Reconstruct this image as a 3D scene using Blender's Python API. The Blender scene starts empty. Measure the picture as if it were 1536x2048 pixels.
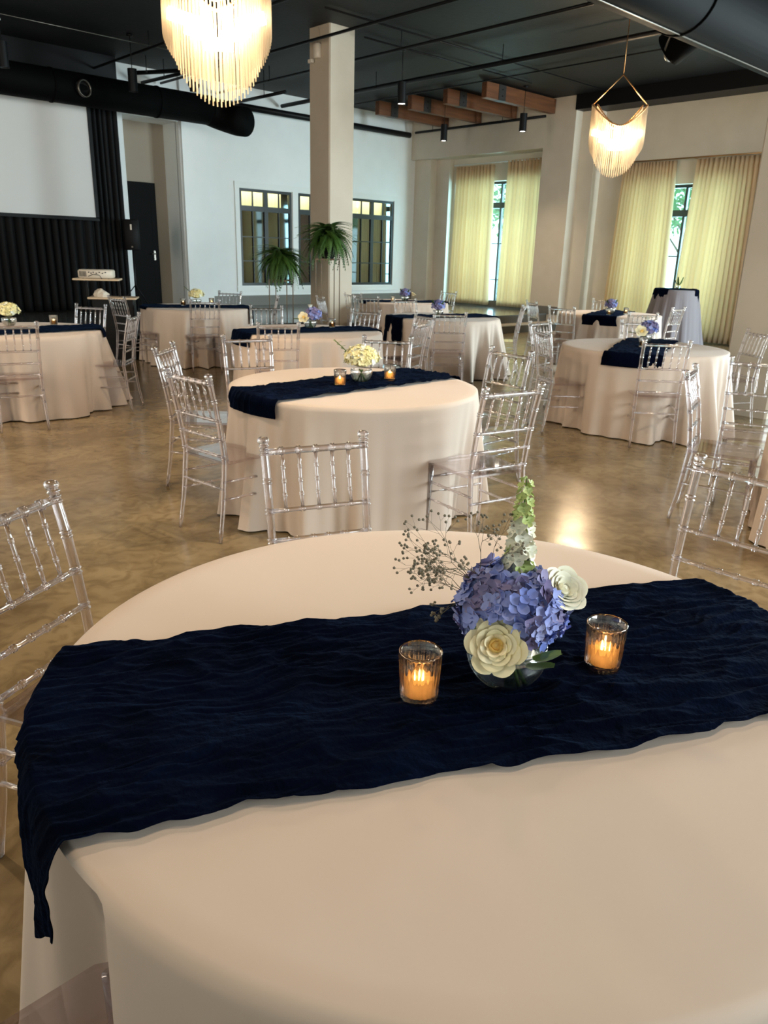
import bpy, math, random
import numpy as np
from mathutils import Vector, Matrix
random.seed(7)
PI = math.pi
S = bpy.context.scene
COL = S.collection

# ------------------------------------------------------------------ camera
def setup_camera():
    p, r, y, h = 0.3259, 0.0279, -0.7572, 1.5474
    fw = Vector((-math.sin(y)*math.cos(p), math.cos(y)*math.cos(p), -math.sin(p)))
    rt = Vector((math.cos(y), math.sin(y), 0)); up = rt.cross(fw)
    R = math.cos(r)*rt + math.sin(r)*up; U = math.cos(r)*up - math.sin(r)*rt
    cd = bpy.data.cameras.new('camera'); cam = bpy.data.objects.new('camera', cd); COL.objects.link(cam)
    m = Matrix((R, U, -fw)).transposed().to_4x4(); m.translation = Vector((0, 0, h)); cam.matrix_world = m
    cd.sensor_fit = 'HORIZONTAL'; cd.sensor_width = 36; cd.lens = 36*1522.4/1536
    cd.clip_start = 0.02; cd.clip_end = 200
    cd.dof.use_dof = True; cd.dof.focus_distance = 1.45; cd.dof.aperture_fstop = 20.0
    S.camera = cam
setup_camera()

# ------------------------------------------------------------------ world and light
S.view_settings.view_transform = 'Standard'; S.view_settings.look = 'None'
S.view_settings.gamma = 1; S.view_settings.use_curve_mapping = False
S.view_settings.exposure = 0.9
w = bpy.data.worlds.new('sky'); S.world = w; w.use_nodes = True
bg = w.node_tree.nodes['Background']; bg.inputs[0].default_value = (0.62, 0.90, 1.0, 1); bg.inputs[1].default_value = 2.2
cy = S.cycles
cy.max_bounces = 12; cy.diffuse_bounces = 4; cy.glossy_bounces = 4; cy.transmission_bounces = 10
cy.transparent_max_bounces = 40; cy.sample_clamp_indirect = 4.0; cy.caustics_reflective = False; cy.caustics_refractive = False
cy.use_denoising = True

def area(name, loc, tgt, sx, sy, power, col, spread=PI):
    l = bpy.data.lights.new(name, 'AREA'); l.shape = 'RECTANGLE'; l.size = sx; l.size_y = sy
    l.energy = power; l.color = col; l.spread = spread
    o = bpy.data.objects.new(name, l); COL.objects.link(o); o.location = loc
    d = Vector(tgt)-Vector(loc); o.rotation_euler = d.to_track_quat('-Z', 'Z').to_euler()
    return o
DAY = (0.46, 0.85, 1.0)
WARM = (1.0, 0.72, 0.45)
# daylight through the curtained windows, and through the two further windows of the same wall outside the frame
area('daylight_window_1', (16.9, 12.95, 2.2), (0, 12.9, 1.2), 3.4, 2.6, 240, DAY)
area('daylight_window_2', (16.9, 8.15, 2.0), (0, 8.1, 1.0), 3.4, 2.8, 240, DAY)
area('daylight_window_3', (15.9, 2.4, 1.9), (0, 6.5, 1.2), 2.8, 2.6, 1000, (0.74, 0.93, 1.0))
area('daylight_window_4', (15.9, -0.6, 1.9), (0, 5.5, 1.2), 2.8, 2.6, 1200, (0.74, 0.93, 1.0))
# added cool fill by the near wall, out of view, for far wall and screen
area('fill_near_wall', (5.0, -4.3, 2.3), (5.5, 15, 2.2), 5.0, 2.6, 320, (0.86, 0.97, 1.0))
area('fill_left_wall', (-3.8, 7.0, 2.3), (10, 9.5, 2.4), 4.0, 2.4, 150, (1.0, 0.86, 0.68))  # added warm fill from the left, for surfaces facing that side

# ------------------------------------------------------------------ materials
def mat(name, col=(.8,.8,.8), rough=.5, metal=0, spec=.5, **k):
    m = bpy.data.materials.new(name); m.use_nodes = True
    b = m.node_tree.nodes['Principled BSDF']
    b.inputs['Base Color'].default_value = (*col, 1); b.inputs['Roughness'].default_value = rough
    b.inputs['Metallic'].default_value = metal; b.inputs['Specular IOR Level'].default_value = spec
    for a, v in k.items(): b.inputs[a].default_value = v
    return m
def noise_col(m, c1, c2, scale=5, detail=6, bump=0, bscale=None, rough=None, stretch=(1,1,1)):
    t = m.node_tree; n = t.nodes; L = t.links; b = n['Principled BSDF']
    tc = n.new('ShaderNodeTexCoord'); mp = n.new('ShaderNodeMapping'); mp.inputs['Scale'].default_value = stretch
    L.new(tc.outputs['Object'], mp.inputs['Vector'])
    nz = n.new('ShaderNodeTexNoise'); nz.inputs['Scale'].default_value = scale; nz.inputs['Detail'].default_value = detail
    L.new(mp.outputs[0], nz.inputs['Vector'])
    cr = n.new('ShaderNodeValToRGB'); cr.color_ramp.elements[0].position = .3; cr.color_ramp.elements[1].position = .7
    cr.color_ramp.elements[0].color = (*c1, 1); cr.color_ramp.elements[1].color = (*c2, 1)
    L.new(nz.outputs[0], cr.inputs[0]); L.new(cr.outputs[0], b.inputs['Base Color'])
    if bump:
        nb = n.new('ShaderNodeTexNoise'); nb.inputs['Scale'].default_value = bscale or scale*4; nb.inputs['Detail'].default_value = 4
        L.new(mp.outputs[0], nb.inputs['Vector'])
        bm = n.new('ShaderNodeBump'); bm.inputs['Strength'].default_value = bump; bm.inputs['Distance'].default_value = .01
        L.new(nb.outputs[0], bm.inputs['Height']); L.new(bm.outputs[0], b.inputs['Normal'])
    return m
def clear(name, tint=(.93,.92,.93), f0=.10, rim=.75, refr=.25, ior=1.3, rough=.02):
    """clear plastic or glass: thin-walled see-through, sharper mirror at the rims, a share of true refraction"""
    m = bpy.data.materials.new(name); m.use_nodes = True; t = m.node_tree; n = t.nodes; L = t.links
    n.clear(); out = n.new('ShaderNodeOutputMaterial')
    tr = n.new('ShaderNodeBsdfTransparent'); tr.inputs[0].default_value = (*tint, 1)
    rf = n.new('ShaderNodeBsdfGlass'); rf.inputs['Color'].default_value = (*[min(1, c*1.03) for c in tint], 1)
    rf.inputs['IOR'].default_value = ior; rf.inputs['Roughness'].default_value = rough
    gl = n.new('ShaderNodeBsdfGlossy'); gl.inputs['Color'].default_value = (1,1,1,1); gl.inputs['Roughness'].default_value = rough+.02
    a = n.new('ShaderNodeMixShader'); a.inputs[0].default_value = refr; L.new(tr.outputs[0], a.inputs[1]); L.new(rf.outputs[0], a.inputs[2])
    lw = n.new('ShaderNodeLayerWeight'); lw.inputs['Blend'].default_value = .35
    mr = n.new('ShaderNodeMapRange'); mr.inputs['To Min'].default_value = f0; mr.inputs['To Max'].default_value = rim
    L.new(lw.outputs['Facing'], mr.inputs['Value'])
    b = n.new('ShaderNodeMixShader'); L.new(mr.outputs[0], b.inputs[0]); L.new(a.outputs[0], b.inputs[1]); L.new(gl.outputs[0], b.inputs[2])
    L.new(b.outputs[0], out.inputs[0]); return m
def emit(name, col, s):
    m = bpy.data.materials.new(name); m.use_nodes = True; n = m.node_tree.nodes; n.clear()
    e = n.new('ShaderNodeEmission'); e.inputs[0].default_value = (*col, 1); e.inputs[1].default_value = s
    o = n.new('ShaderNodeOutputMaterial'); m.node_tree.links.new(e.outputs[0], o.inputs[0]); return m
def sheer(name, col, trans=.5, thru=0.0, rough=.8):
    m = bpy.data.materials.new(name); m.use_nodes = True; t = m.node_tree; n = t.nodes; L = t.links; n.clear()
    out = n.new('ShaderNodeOutputMaterial'); d = n.new('ShaderNodeBsdfDiffuse'); d.inputs[0].default_value = (*col, 1)
    tl = n.new('ShaderNodeBsdfTranslucent'); tl.inputs[0].default_value = (*col, 1)
    a = n.new('ShaderNodeMixShader'); a.inputs[0].default_value = trans; L.new(d.outputs[0], a.inputs[1]); L.new(tl.outputs[0], a.inputs[2])
    tp = n.new('ShaderNodeBsdfTransparent'); b = n.new('ShaderNodeMixShader'); b.inputs[0].default_value = thru
    L.new(a.outputs[0], b.inputs[1]); L.new(tp.outputs[0], b.inputs[2]); L.new(b.outputs[0], out.inputs[0]); return m

M = {}
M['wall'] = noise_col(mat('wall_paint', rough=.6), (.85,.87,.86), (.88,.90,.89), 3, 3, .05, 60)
M['wall_shade'] = noise_col(mat('wall_paint_shaded', rough=.6), (.64,.57,.47), (.68,.61,.51), 3, 3, .05, 60)  # shade of the backlit window wall is mixed into this colour
M['column'] = noise_col(mat('column_paint', rough=.6), (.49,.405,.305), (.53,.445,.345), 3, 3, .05, 60)
M['dark_hall'] = mat('unlit_room_paint', (.035,.035,.035), .8)  # near-black colour stands in for the lack of light behind the windows
M['hall'] = mat('hall_paint', (.34,.28,.21), .7)
M['ceiling'] = noise_col(mat('ceiling_paint', rough=.6, spec=.3), (.0035,.004,.005), (.007,.008,.009), 1.5, 6, .3, 14)
M['base'] = mat('baseboard_paint', (.16,.15,.13), .5)
M['black'] = mat('black_metal', (.005,.005,.006), .45, spec=.2)
M['duct'] = noise_col(mat('duct_metal', rough=.7, spec=.06), (.0015,.0015,.0016), (.0022,.0022,.0023), 3)
M['seam'] = mat('duct_seam', (.16,.14,.12), .35, .8)
def floor_mat():
    m = noise_col(mat('stained_concrete', rough=.2), (.165,.112,.055), (.33,.245,.135), 1.8, 9, .03, 30)
    t = m.node_tree; n = t.nodes; L = t.links; b = n['Principled BSDF']
    tc = n.new('ShaderNodeTexCoord'); nz = n.new('ShaderNodeTexNoise'); nz.inputs['Scale'].default_value = 7; nz.inputs['Detail'].default_value = 8
    L.new(tc.outputs['Object'], nz.inputs['Vector'])
    mr = n.new('ShaderNodeMapRange'); mr.inputs['From Min'].default_value = .3; mr.inputs['From Max'].default_value = .7
    mr.inputs['To Min'].default_value = .15; mr.inputs['To Max'].default_value = .25
    L.new(nz.outputs[0], mr.inputs['Value']); L.new(mr.outputs[0], b.inputs['Roughness'])
    vz = n.new('ShaderNodeTexNoise'); vz.inputs['Scale'].default_value = 9; vz.inputs['Detail'].default_value = 10; vz.inputs['Distortion'].default_value = 1.2
    L.new(tc.outputs['Object'], vz.inputs['Vector'])
    cr = n.new('ShaderNodeValToRGB'); cr.color_ramp.elements[0].position = .36; cr.color_ramp.elements[0].color = (.64,.61,.56,1)
    cr.color_ramp.elements[1].position = .58; cr.color_ramp.elements[1].color = (1,1,1,1); L.new(vz.outputs[0], cr.inputs[0])
    mx = n.new('ShaderNodeMixRGB'); mx.blend_type = 'MULTIPLY'; mx.inputs[0].default_value = .8
    src = b.inputs['Base Color'].links[0].from_socket
    L.new(src, mx.inputs[1]); L.new(cr.outputs[0], mx.inputs[2]); L.new(mx.outputs[0], b.inputs['Base Color'])
    b.inputs['Specular IOR Level'].default_value = .55
    return m
M['floor'] = floor_mat()
M['stage'] = mat('stage_surface', (.12,.12,.115), .16)
M['riser'] = mat('riser_dark', (.07,.055,.04), .5)
M['nosing'] = mat('nosing_strip', (.5,.42,.32), .4)
def cloth_mat(name, c):
    m = mat(name, c, .75, spec=.25); t = m.node_tree; n = t.nodes; L = t.links; b = n['Principled BSDF']
    b.inputs['Sheen Weight'].default_value = .15
    tc = n.new('ShaderNodeTexCoord'); nz = n.new('ShaderNodeTexNoise'); nz.inputs['Scale'].default_value = 2.2; nz.inputs['Detail'].default_value = 3
    L.new(tc.outputs['Object'], nz.inputs['Vector']); bm = n.new('ShaderNodeBump'); bm.inputs['Strength'].default_value = .18; bm.inputs['Distance'].default_value = .03
    L.new(nz.outputs[0], bm.inputs['Height']); L.new(bm.outputs[0], b.inputs['Normal']); return m
M['cloth'] = cloth_mat('white_tablecloth', (.62,.495,.405))
M['cloth_grey'] = cloth_mat('grey_tablecloth', (.21,.185,.20))
def navy_mat():
    m = noise_col(mat('navy_gauze', rough=1.0, spec=.02), (.0006,.0009,.0032), (.0015,.0032,.012), 7, 5, .35, 90, stretch=(1,1,1))
    m.node_tree.nodes['Principled BSDF'].inputs['Sheen Weight'].default_value = .035
    m.node_tree.nodes['Principled BSDF'].inputs['Sheen Tint'].default_value = (.12,.3,.75,1)
    return m
M['navy'] = navy_mat()
M['wood'] = noise_col(mat('stained_timber', rough=.5), (.085,.028,.009), (.17,.062,.02), 4, 6, .2, 20, stretch=(.4,4,4))
M['plate'] = mat('steel_plate', (.02,.018,.016), .5)
M['acrylic'] = clear('clear_acrylic', (.93,.90,.91), .06, .50, .62, 1.42)
M['seat'] = clear('clear_seat', (.87,.82,.83), .03, .55, .10, 1.2)
M['glass'] = clear('clear_glass', (.97,.96,.94), .05, .6, .75, 1.4, 0)
M['bowl'] = clear('bowl_glass', (.97,.98,.98), .07, .8, .25, 1.15, 0)
M['rod'] = sheer('frosted_rod', (.46,.39,.30), .5, .45)
M['brass'] = mat('brass', (.45,.24,.10), .35, .9)
M['bronze'] = mat('dull_bronze', (.16,.12,.085), .45, .5)
M['bulb'] = emit('lamp_glow', (1.0,.80,.52), 26)
M['lens'] = emit('downlight_lens', (1.0,.90,.76), 14)
M['flame'] = emit('flame_glow', (1.0,.62,.24), 32)
M['wax'] = sheer('candle_wax', (.98,.74,.42), .62)
M['curtain'] = sheer('cream_curtain', (.84,.68,.48), .52)
M['black_curtain'] = mat('black_velour', (.007,.007,.008), .7, spec=.2)
M['screen'] = mat('screen_fabric', (.86,.86,.86), .8)
M['frame'] = mat('window_frame_dark', (.012,.016,.018), .35)
M['white_trim'] = mat('white_trim', (.84,.86,.84), .45)
M['cream'] = mat('cream_shade', (.85,.78,.50), .8)
def pane():
    m = clear('window_glass', (.14,.17,.19), .05, .6, 0.0); return m
M['pane'] = pane()
M['pane_clear'] = clear('exterior_glass', (.9,.97,.97), .03, .4, 0.0)
M['door_black'] = mat('door_black', (.0025,.0024,.0024), .6, spec=.08)
M['plastic_white'] = mat('warm_white_plastic', (.72,.62,.50), .45)
M['oak'] = noise_col(mat('pale_oak', rough=.45), (.62,.44,.28), (.72,.54,.36), 5, stretch=(1,8,8))
M['black_plastic'] = mat('black_plastic', (.007,.006,.006), .6, spec=.2)
M['fern'] = mat('fern_green', (.035,.085,.012), .55)
M['fern2'] = mat('fern_green_light', (.065,.14,.02), .55)
M['leaf'] = mat('leaf_green', (.16,.24,.06), .5)
M['stem'] = mat('stem_green', (.10,.17,.03), .5)
M['twig'] = mat('dry_twig', (.10,.085,.045), .7)
M['bud'] = mat('dried_bud', (.20,.17,.12), .8)
def petal(name, c1, c2, sc=18):
    m = mat(name, c1, .55, spec=.3); t = m.node_tree; n = t.nodes; L = t.links; b = n['Principled BSDF']
    oi = n.new('ShaderNodeObjectInfo'); cr = n.new('ShaderNodeValToRGB')
    cr.color_ramp.elements[0].color = (*c1, 1); cr.color_ramp.elements[1].color = (*c2, 1)
    L.new(oi.outputs['Random'], cr.inputs[0]); L.new(cr.outputs[0], b.inputs['Base Color'])
    b.inputs['Subsurface Weight'].default_value = 0.0; return m
M['blue_petal'] = petal('hydrangea_blue', (.16,.22,.58), (.38,.42,.72))
M['white_petal'] = petal('ivory_petal', (.84,.82,.66), (.90,.88,.76))
M['rose_petal'] = petal('cream_rose_petal', (.90,.80,.50), (.92,.84,.60))
M['rose_heart'] = mat('rose_heart', (.90,.64,.22), .55)
M['yellow_bloom'] = petal('pale_yellow_bloom', (.86,.76,.36), (.92,.84,.50))
M['green_petal'] = petal('green_petal', (.42,.50,.16), (.55,.62,.26))
M['water'] = clear('water', (.93,.96,.95), .03, .5, .3, 1.12, 0)
M['purple_petal'] = petal('dusky_purple', (.16,.13,.28), (.26,.24,.42))

# ------------------------------------------------------------------ mesh helpers
class MB:
    def __init__(s): s.v = []; s.f = []
    def add(s, v, f):
        o = len(s.v); s.v += [tuple(p) for p in v]; s.f += [tuple(i+o for i in q) for q in f]; return s
    def box(s, c, d, rz=0, bev=0):
        x, y, z = [k/2 for k in d]; b = bev
        R = Matrix.Rotation(rz, 3, 'Z'); C = Vector(c)
        if b <= 0:
            P = [(i*x, j*y, k*z) for k in (-1,1) for j in (-1,1) for i in (-1,1)]
            F = [(0,2,3,1),(4,5,7,6),(0,1,5,4),(2,6,7,3),(0,4,6,2),(1,3,7,5)]
            return s.add([R @ Vector(p)+C for p in P], F)
        # chamfered footprint prism
        ring = [(-x+b,-y),(x-b,-y),(x,-y+b),(x,y-b),(x-b,y),(-x+b,y),(-x,y-b),(-x,-y+b)]
        return s.prism(ring, c[2]-z, c[2]+z, (c[0], c[1]), rz, top_in=min(b, z)*.6)
    def prism(s, ring, z0, z1, off=(0,0), rz=0, top_in=0):
        n = len(ring); c, sn = math.cos(rz), math.sin(rz)
        def T(x, y, z): return (off[0]+x*c-y*sn, off[1]+x*sn+y*c, z)
        cx = sum(p[0] for p in ring)/n; cy_ = sum(p[1] for p in ring)/n
        def inset(p, d):
            l = math.hypot(p[0]-cx, p[1]-cy_) or 1; return (p[0]-(p[0]-cx)/l*d, p[1]-(p[1]-cy_)/l*d)
        lv = [(z0, top_in), (z0+top_in, 0), (z1-top_in, 0), (z1, top_in)] if top_in > 0 else [(z0, 0), (z1, 0)]
        V = []
        for z, d in lv: V += [T(*inset(p, d), z) for p in ring]
        F = [tuple(range(n))[::-1], tuple(range((len(lv)-1)*n, len(lv)*n))]
        for k in range(len(lv)-1):
            for i in range(n): j = (i+1) % n; F.append((k*n+i, k*n+j, (k+1)*n+j, (k+1)*n+i))
        return s.add(V, F)
    def tube(s, pts, rad, n=8, cap=True):
        pts = [Vector(p) for p in pts]; m = len(pts)
        if not hasattr(rad, '__len__'): rad = [rad]*m
        V = []; prev = None
        for i, p in enumerate(pts):
            t = (pts[min(i+1, m-1)]-pts[max(i-1, 0)])
            if t.length < 1e-9: t = Vector((0,0,1))
            t.normalize()
            if prev is None:
                a = Vector((0,0,1)) if abs(t.z) < .9 else Vector((1,0,0)); u = t.cross(a).normalized()
            else: u = (prev-t*prev.dot(t)).normalized()
            prev = u; v = t.cross(u)
            for k in range(n):
                a = 2*PI*k/n; V.append(p+(u*math.cos(a)+v*math.sin(a))*rad[i])
        F = [(i*n+k, i*n+(k+1) % n, (i+1)*n+(k+1) % n, (i+1)*n+k) for i in range(m-1) for k in range(n)]
        if cap: F += [tuple(range(n))[::-1], tuple(range((m-1)*n, m*n))]
        return s.add(V, F)
    def turned(s, a, b, r, rings=(), n=8, rr=1.35, w=.006):
        """straight turned bar from a to b with pairs of small rings at the given fractions"""
        a, b = Vector(a), Vector(b); L = (b-a).length; P = [0.0]; R = [r]
        for f in rings:
            c = f*L
            for d, q in ((-w*1.75, r), (-w*1.5, r), (-w, r*rr), (-w*.4, r*rr), (0, r*1.05), (w*.4, r*rr), (w, r*rr), (w*1.5, r), (w*1.75, r)):
                if 0 < c+d < L: P.append(c+d); R.append(q)
        P.append(L); R.append(r); d = (b-a)/L
        return s.tube([a+d*x for x in P], R, n)
    def lathe(s, prof, n=24, c=(0,0,0), closed=False):
        V = []; m = len(prof)
        for r, z in prof:
            for k in range(n): a = 2*PI*k/n; V.append((c[0]+r*math.cos(a), c[1]+r*math.sin(a), c[2]+z))
        F = [(i*n+k, i*n+(k+1) % n, (i+1)*n+(k+1) % n, (i+1)*n+k) for i in range(m-1) for k in range(n)]
        if closed: F += [((m-1)*n+k, (m-1)*n+(k+1) % n, (k+1) % n, k) for k in range(n)]
        return s.add(V, F)
    def grid(s, P):
        """P: array nu x nv x 3"""
        nu, nv = P.shape[:2]; V = P.reshape(-1, 3).tolist()
        F = [(i*nv+j, (i+1)*nv+j, (i+1)*nv+j+1, i*nv+j+1) for i in range(nu-1) for j in range(nv-1)]
        return s.add(V, F)
    def build(s, name, m, parent=None, smooth=True, loc=None, auto=None):
        me = bpy.data.meshes.new(name); me.from_pydata(s.v, [], s.f); me.validate(); me.materials.append(m)
        if smooth:
            me.polygons.foreach_set('use_smooth', [True]*len(me.polygons))
            if auto:
                me.update()
                try: me.set_sharp_from_angle(angle=math.radians(auto))
                except Exception: pass
        me.update(); o = bpy.data.objects.new(name, me); COL.objects.link(o)
        if parent: o.parent = parent
        if loc: o.location = loc
        return o
def tag(o, label=None, cat=None, group=None, kind=None):
    if label: o['label'] = label
    if cat: o['category'] = cat
    if group: o['group'] = group
    if kind: o['kind'] = kind
    return o
def thing(name, loc=(0,0,0), rz=0, **k):
    o = bpy.data.objects.new(name, None); COL.objects.link(o); o.location = loc; o.rotation_euler = (0,0,rz)
    o.empty_display_size = .1; return tag(o, **k)
def struct(o): o['kind'] = 'structure'; return o
KIDS = {}
def kids(o):
    return [c for c in o.children]
def copy_tree(o, parent=None):
    c = o.copy(); COL.objects.link(c)
    if parent: c.parent = parent
    for ch in kids(o): copy_tree(ch, c)
    return c
def place(o, loc, rz=0, label=None, group=None):
    o.location = loc; o.rotation_euler = (0,0,rz)
    if label: o['label'] = label
    if group: o['group'] = group
    return o
def vnoise(x, y, seed=0):
    """smooth value noise in numpy, about -1..1"""
    xi = np.floor(x).astype(int); yi = np.floor(y).astype(int); fx = x-xi; fy = y-yi
    fx = fx*fx*(3-2*fx); fy = fy*fy*(3-2*fy)
    def h(a, b):
        n = (a*374761393+b*668265263+seed*974634777) & 0x7fffffff
        n = ((n ^ (n >> 13))*1274126177) & 0x7fffffff
        return ((n ^ (n >> 16)) & 0xffff)/32767.5-1
    return (h(xi, yi)*(1-fx)+h(xi+1, yi)*fx)*(1-fy)+(h(xi, yi+1)*(1-fx)+h(xi+1, yi+1)*fx)*fy
def ssm(a, b, x): t = np.clip((x-a)/(b-a), 0, 1); return t*t*(3-2*t)

# ------------------------------------------------------------------ room shell
YA, XB, HC, XW, YS, HP = 15.52, 15.84, 4.87, -4.0, -4.5, 0.35
struct(MB().box(((XW+XB+.3)/2, (YS+YA+.8)/2, -.06), (XB-XW+.7, YA-YS+1.2, .12)).build('floor', M['floor'], smooth=False))
struct(MB().box(((XW+XB+.3)/2, (YS+YA+.8)/2, HC+.06), (XB-XW+.7, YA-YS+1.2, .12)).build('ceiling', M['ceiling'], smooth=False))
wl = MB().box((XW-.1, (YS+YA)/2, HC/2), (.2, YA-YS, HC)); struct(wl.build('wall_left', M['wall'], smooth=False))
ws = MB().box(((XW+XB)/2, YS-.1, HC/2), (XB-XW+.4, .2, HC)); struct(ws.build('wall_near', M['wall'], smooth=False))
# far wall, with the recess for the doors and the three window openings
UNITS = [(9.99, 11.42), (11.61, 13.04), (13.23, 14.70)]
ZW0, ZW1 = .79, 2.86
wf = MB()
def seg(mb, x0, x1, z0, z1, y0=YA, y1=YA+.14): mb.box(((x0+x1)/2, (y0+y1)/2, (z0+z1)/2), (x1-x0, y1-y0, z1-z0))
seg(wf, XW, 7.40, 0, HC); seg(wf, 7.40, 8.60, 4.0, HC); seg(wf, 8.60, 9.99, 0, HC)
seg(wf, 9.99, 14.70, ZW1, HC); seg(wf, 9.99, 14.70, 0, ZW0)
seg(wf, 11.42, 11.61, ZW0, ZW1); seg(wf, 13.04, 13.23, ZW0, ZW1); seg(wf, 14.70, XB+.2, 0, HC)
wf.box((8.93, YA-.03, HC/2), (.6, .06, HC))
struct(wf.build('wall_far', M['wall'], smooth=False))
rc = MB(); rc.box((8.0, YA+.70, 2.2), (1.6, .08, 4.4)); struct(rc.build('wall_recess', M['hall'], smooth=False))
r2 = MB(); r2.box((7.37, YA+.40, 2.2), (.06, .55, 4.4)); r2.box((8.63, YA+.40, 2.2), (.06, .55, 4.4)); r2.box((8.0, YA+.40, 4.03), (1.32, .55, .06))
struct(r2.build('trim_1', M['wall'], smooth=False))
struct(MB().box((8.0, YA+.35, HP-.02), (1.24, .72, .04)).build('floor_recess', M['stage'], smooth=False))
# recess door
d = thing('door_1', (7.42, YA+.63, HP)); d['kind'] = 'structure'
MB().box((.45, 0, 1.25), (.88, .05, 2.5), bev=.008).build('door_leaf', M['door_black'], d, False)
for z in (.7, 1.75): MB().box((.45, -.028, z), (.62, .012, .72 if z < 1 else .95), bev=.006).build('door_panel', M['door_black'], d, False)
hd = MB().box((.78, -.034, 1.05), (.05, .014, .2), bev=.006); hd.build('lock_plate', M['seam'], d, False)
MB().tube([(.78,-.04,1.08),(.78,-.08,1.08),(.69,-.085,1.08)], .009).build('door_handle', M['seam'], d)

# window wall on the right: bulkhead bay, pilasters, openings
WB = [(11.62, 14.42, .42, 3.34), (6.95, 9.4, .30, 3.07)]
wr = MB()
def segx(mb, y0, y1, z0, z1, x0=XB, x1=XB+.35): mb.box(((x0+x1)/2, (y0+y1)/2, (z0+z1)/2), (x1-x0, y1-y0, z1-z0))
ys = YS
for (a, b, z0, z1) in sorted(WB):
    segx(wr, ys, a, 0, HC); segx(wr, a, b, 0, z0); segx(wr, a, b, z1, HC); ys = b
segx(wr, ys, YA+.2, 0, HC)
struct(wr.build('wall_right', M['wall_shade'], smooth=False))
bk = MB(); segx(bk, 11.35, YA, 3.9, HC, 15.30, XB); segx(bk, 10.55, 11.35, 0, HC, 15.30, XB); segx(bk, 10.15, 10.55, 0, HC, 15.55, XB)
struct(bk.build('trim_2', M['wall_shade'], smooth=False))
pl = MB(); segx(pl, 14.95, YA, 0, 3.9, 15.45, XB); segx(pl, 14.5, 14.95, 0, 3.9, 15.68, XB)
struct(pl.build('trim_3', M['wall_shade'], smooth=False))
bd = MB(); segx(bd, YS, 10.55, 4.58, HC, 15.25, XB); struct(bd.build('trim_4', M['black'], smooth=False))
bb = MB(); bb.box((9.3, YA-.012, HP+.11), (1.2, .024, .22)); bb.box((12.7, YA-.012, HP+.11), (5.6, .024, .22)); bb.box((5.0, YA-.012, HP+.11), (4.6, .024, .22))
struct(bb.build('baseboard_far', M['base'], smooth=False))
bb = MB(); segx(bb, 10.55, 11.35, HP-.02, HP+.16, 15.28, 15.30); segx(bb, 11.35, 14.95, HP, HP+.16, XB-.02, XB); segx(bb, YS, 10.15, 0, .16, XB-.02, XB); segx(bb, 10.15, 10.55, 0, .16, 15.53, 15.55)
struct(bb.build('baseboard_right', M['base'], smooth=False))
# low stage with a lower tread along the front
def stage_ring(off):
    pts = [(2.0, 11.35), (10.9, 11.35), (11.3, 11.25), (11.7, 11.05), (12.1, 10.92), (12.6, 10.85), (XB-.02, 10.85)]
    return [(x, y-off) for x, y in pts]+[(XB-.02, YA-.02), (2.0, YA-.02)]
struct(MB().prism(stage_ring(0), .0, HP-.03).build('step_riser', M['riser'], smooth=False))
struct(MB().prism(stage_ring(.015), HP-.03, HP).build('stage_floor', M['stage'], smooth=False))
rg = [(x, y) for x, y in stage_ring(.33)[:7]]+[(x, y-.01) for x, y in stage_ring(0)[:7]][::-1]
rg = [(max(10.95, x), y) for x, y in rg]
MBt = MB().prism(rg, 0, .15); struct(MBt.build('step_lower', M['riser'], smooth=False))
struct(MB().prism(rg, .15, .175).build('step_tread', M['nosing'], smooth=False))

# columns
def column(name, x0, x1, y0, y1):
    c = .02
    ring = [(x0+c,y0),(x1-c,y0),(x1,y0+c),(x1,y1-c),(x1-c,y1),(x0+c,y1),(x0,y1-c),(x0,y0+c)]
    return struct(MB().prism(ring, 0, HC).build(name, M['column'], smooth=False))
column('column', 8.41, 8.93, 10.40, 10.92)
column('column', 8.40, 8.92, 3.05, 3.57)

# ---- interior windows in the far wall
wi = 1
for (x0, x1) in UNITS:
    W = thing('window_%d' % wi, ((x0+x1)/2, YA+.03, ZW0)); W['kind'] = 'structure'; wi += 1
    w2 = (x1-x0)/2; H = ZW1-ZW0
    f = MB()
    for x in (-w2+.03, 0, w2-.03): f.box((x, 0, H/2), (.06 if x else .10, .07, H))
    for z in (.03, H-.03): f.box((0, 0, z), (2*w2, .068, .06))
    f.box((0, 0, 1.66), (2*w2, .066, .11)); f.build('window_frame', M['frame'], W, False)
    for sx in (-1, 1):
        cx = sx*(w2/2+.0); pw = w2-.10
        for zc in (.54, 1.06): MB().box((cx, -.02, zc+.0), (pw, .018, .022)).build('muntin', M['frame'], W, False)
        MB().box((cx, -.02, .84), (.022, .018, 1.56)).build('muntin', M['frame'], W, False)
        MB().box((cx, -.02, 1.86), (.03, .018, .32)).build('muntin', M['frame'], W, False)
        MB().box((cx, 0, .84), (pw, .008, 1.56)).build('pane', M['pane'], W, False)
        MB().box((cx, 0, 1.86), (pw, .008, .32)).build('pane', M['pane_clear'], W, False)
tr = MB()
for z in (ZW1+.07, ZW0-.08): tr.box((12.345, YA-.015, z), (4.95, .03, .12))
for x in (9.93, 11.515, 13.135, 14.76): tr.box((x, YA-.015, (ZW0+ZW1)/2), (.11 if x in (9.93, 14.76) else .16, .03, ZW1-ZW0+.02))
struct(tr.build('trim_5', M['white_trim'], smooth=False))
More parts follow.
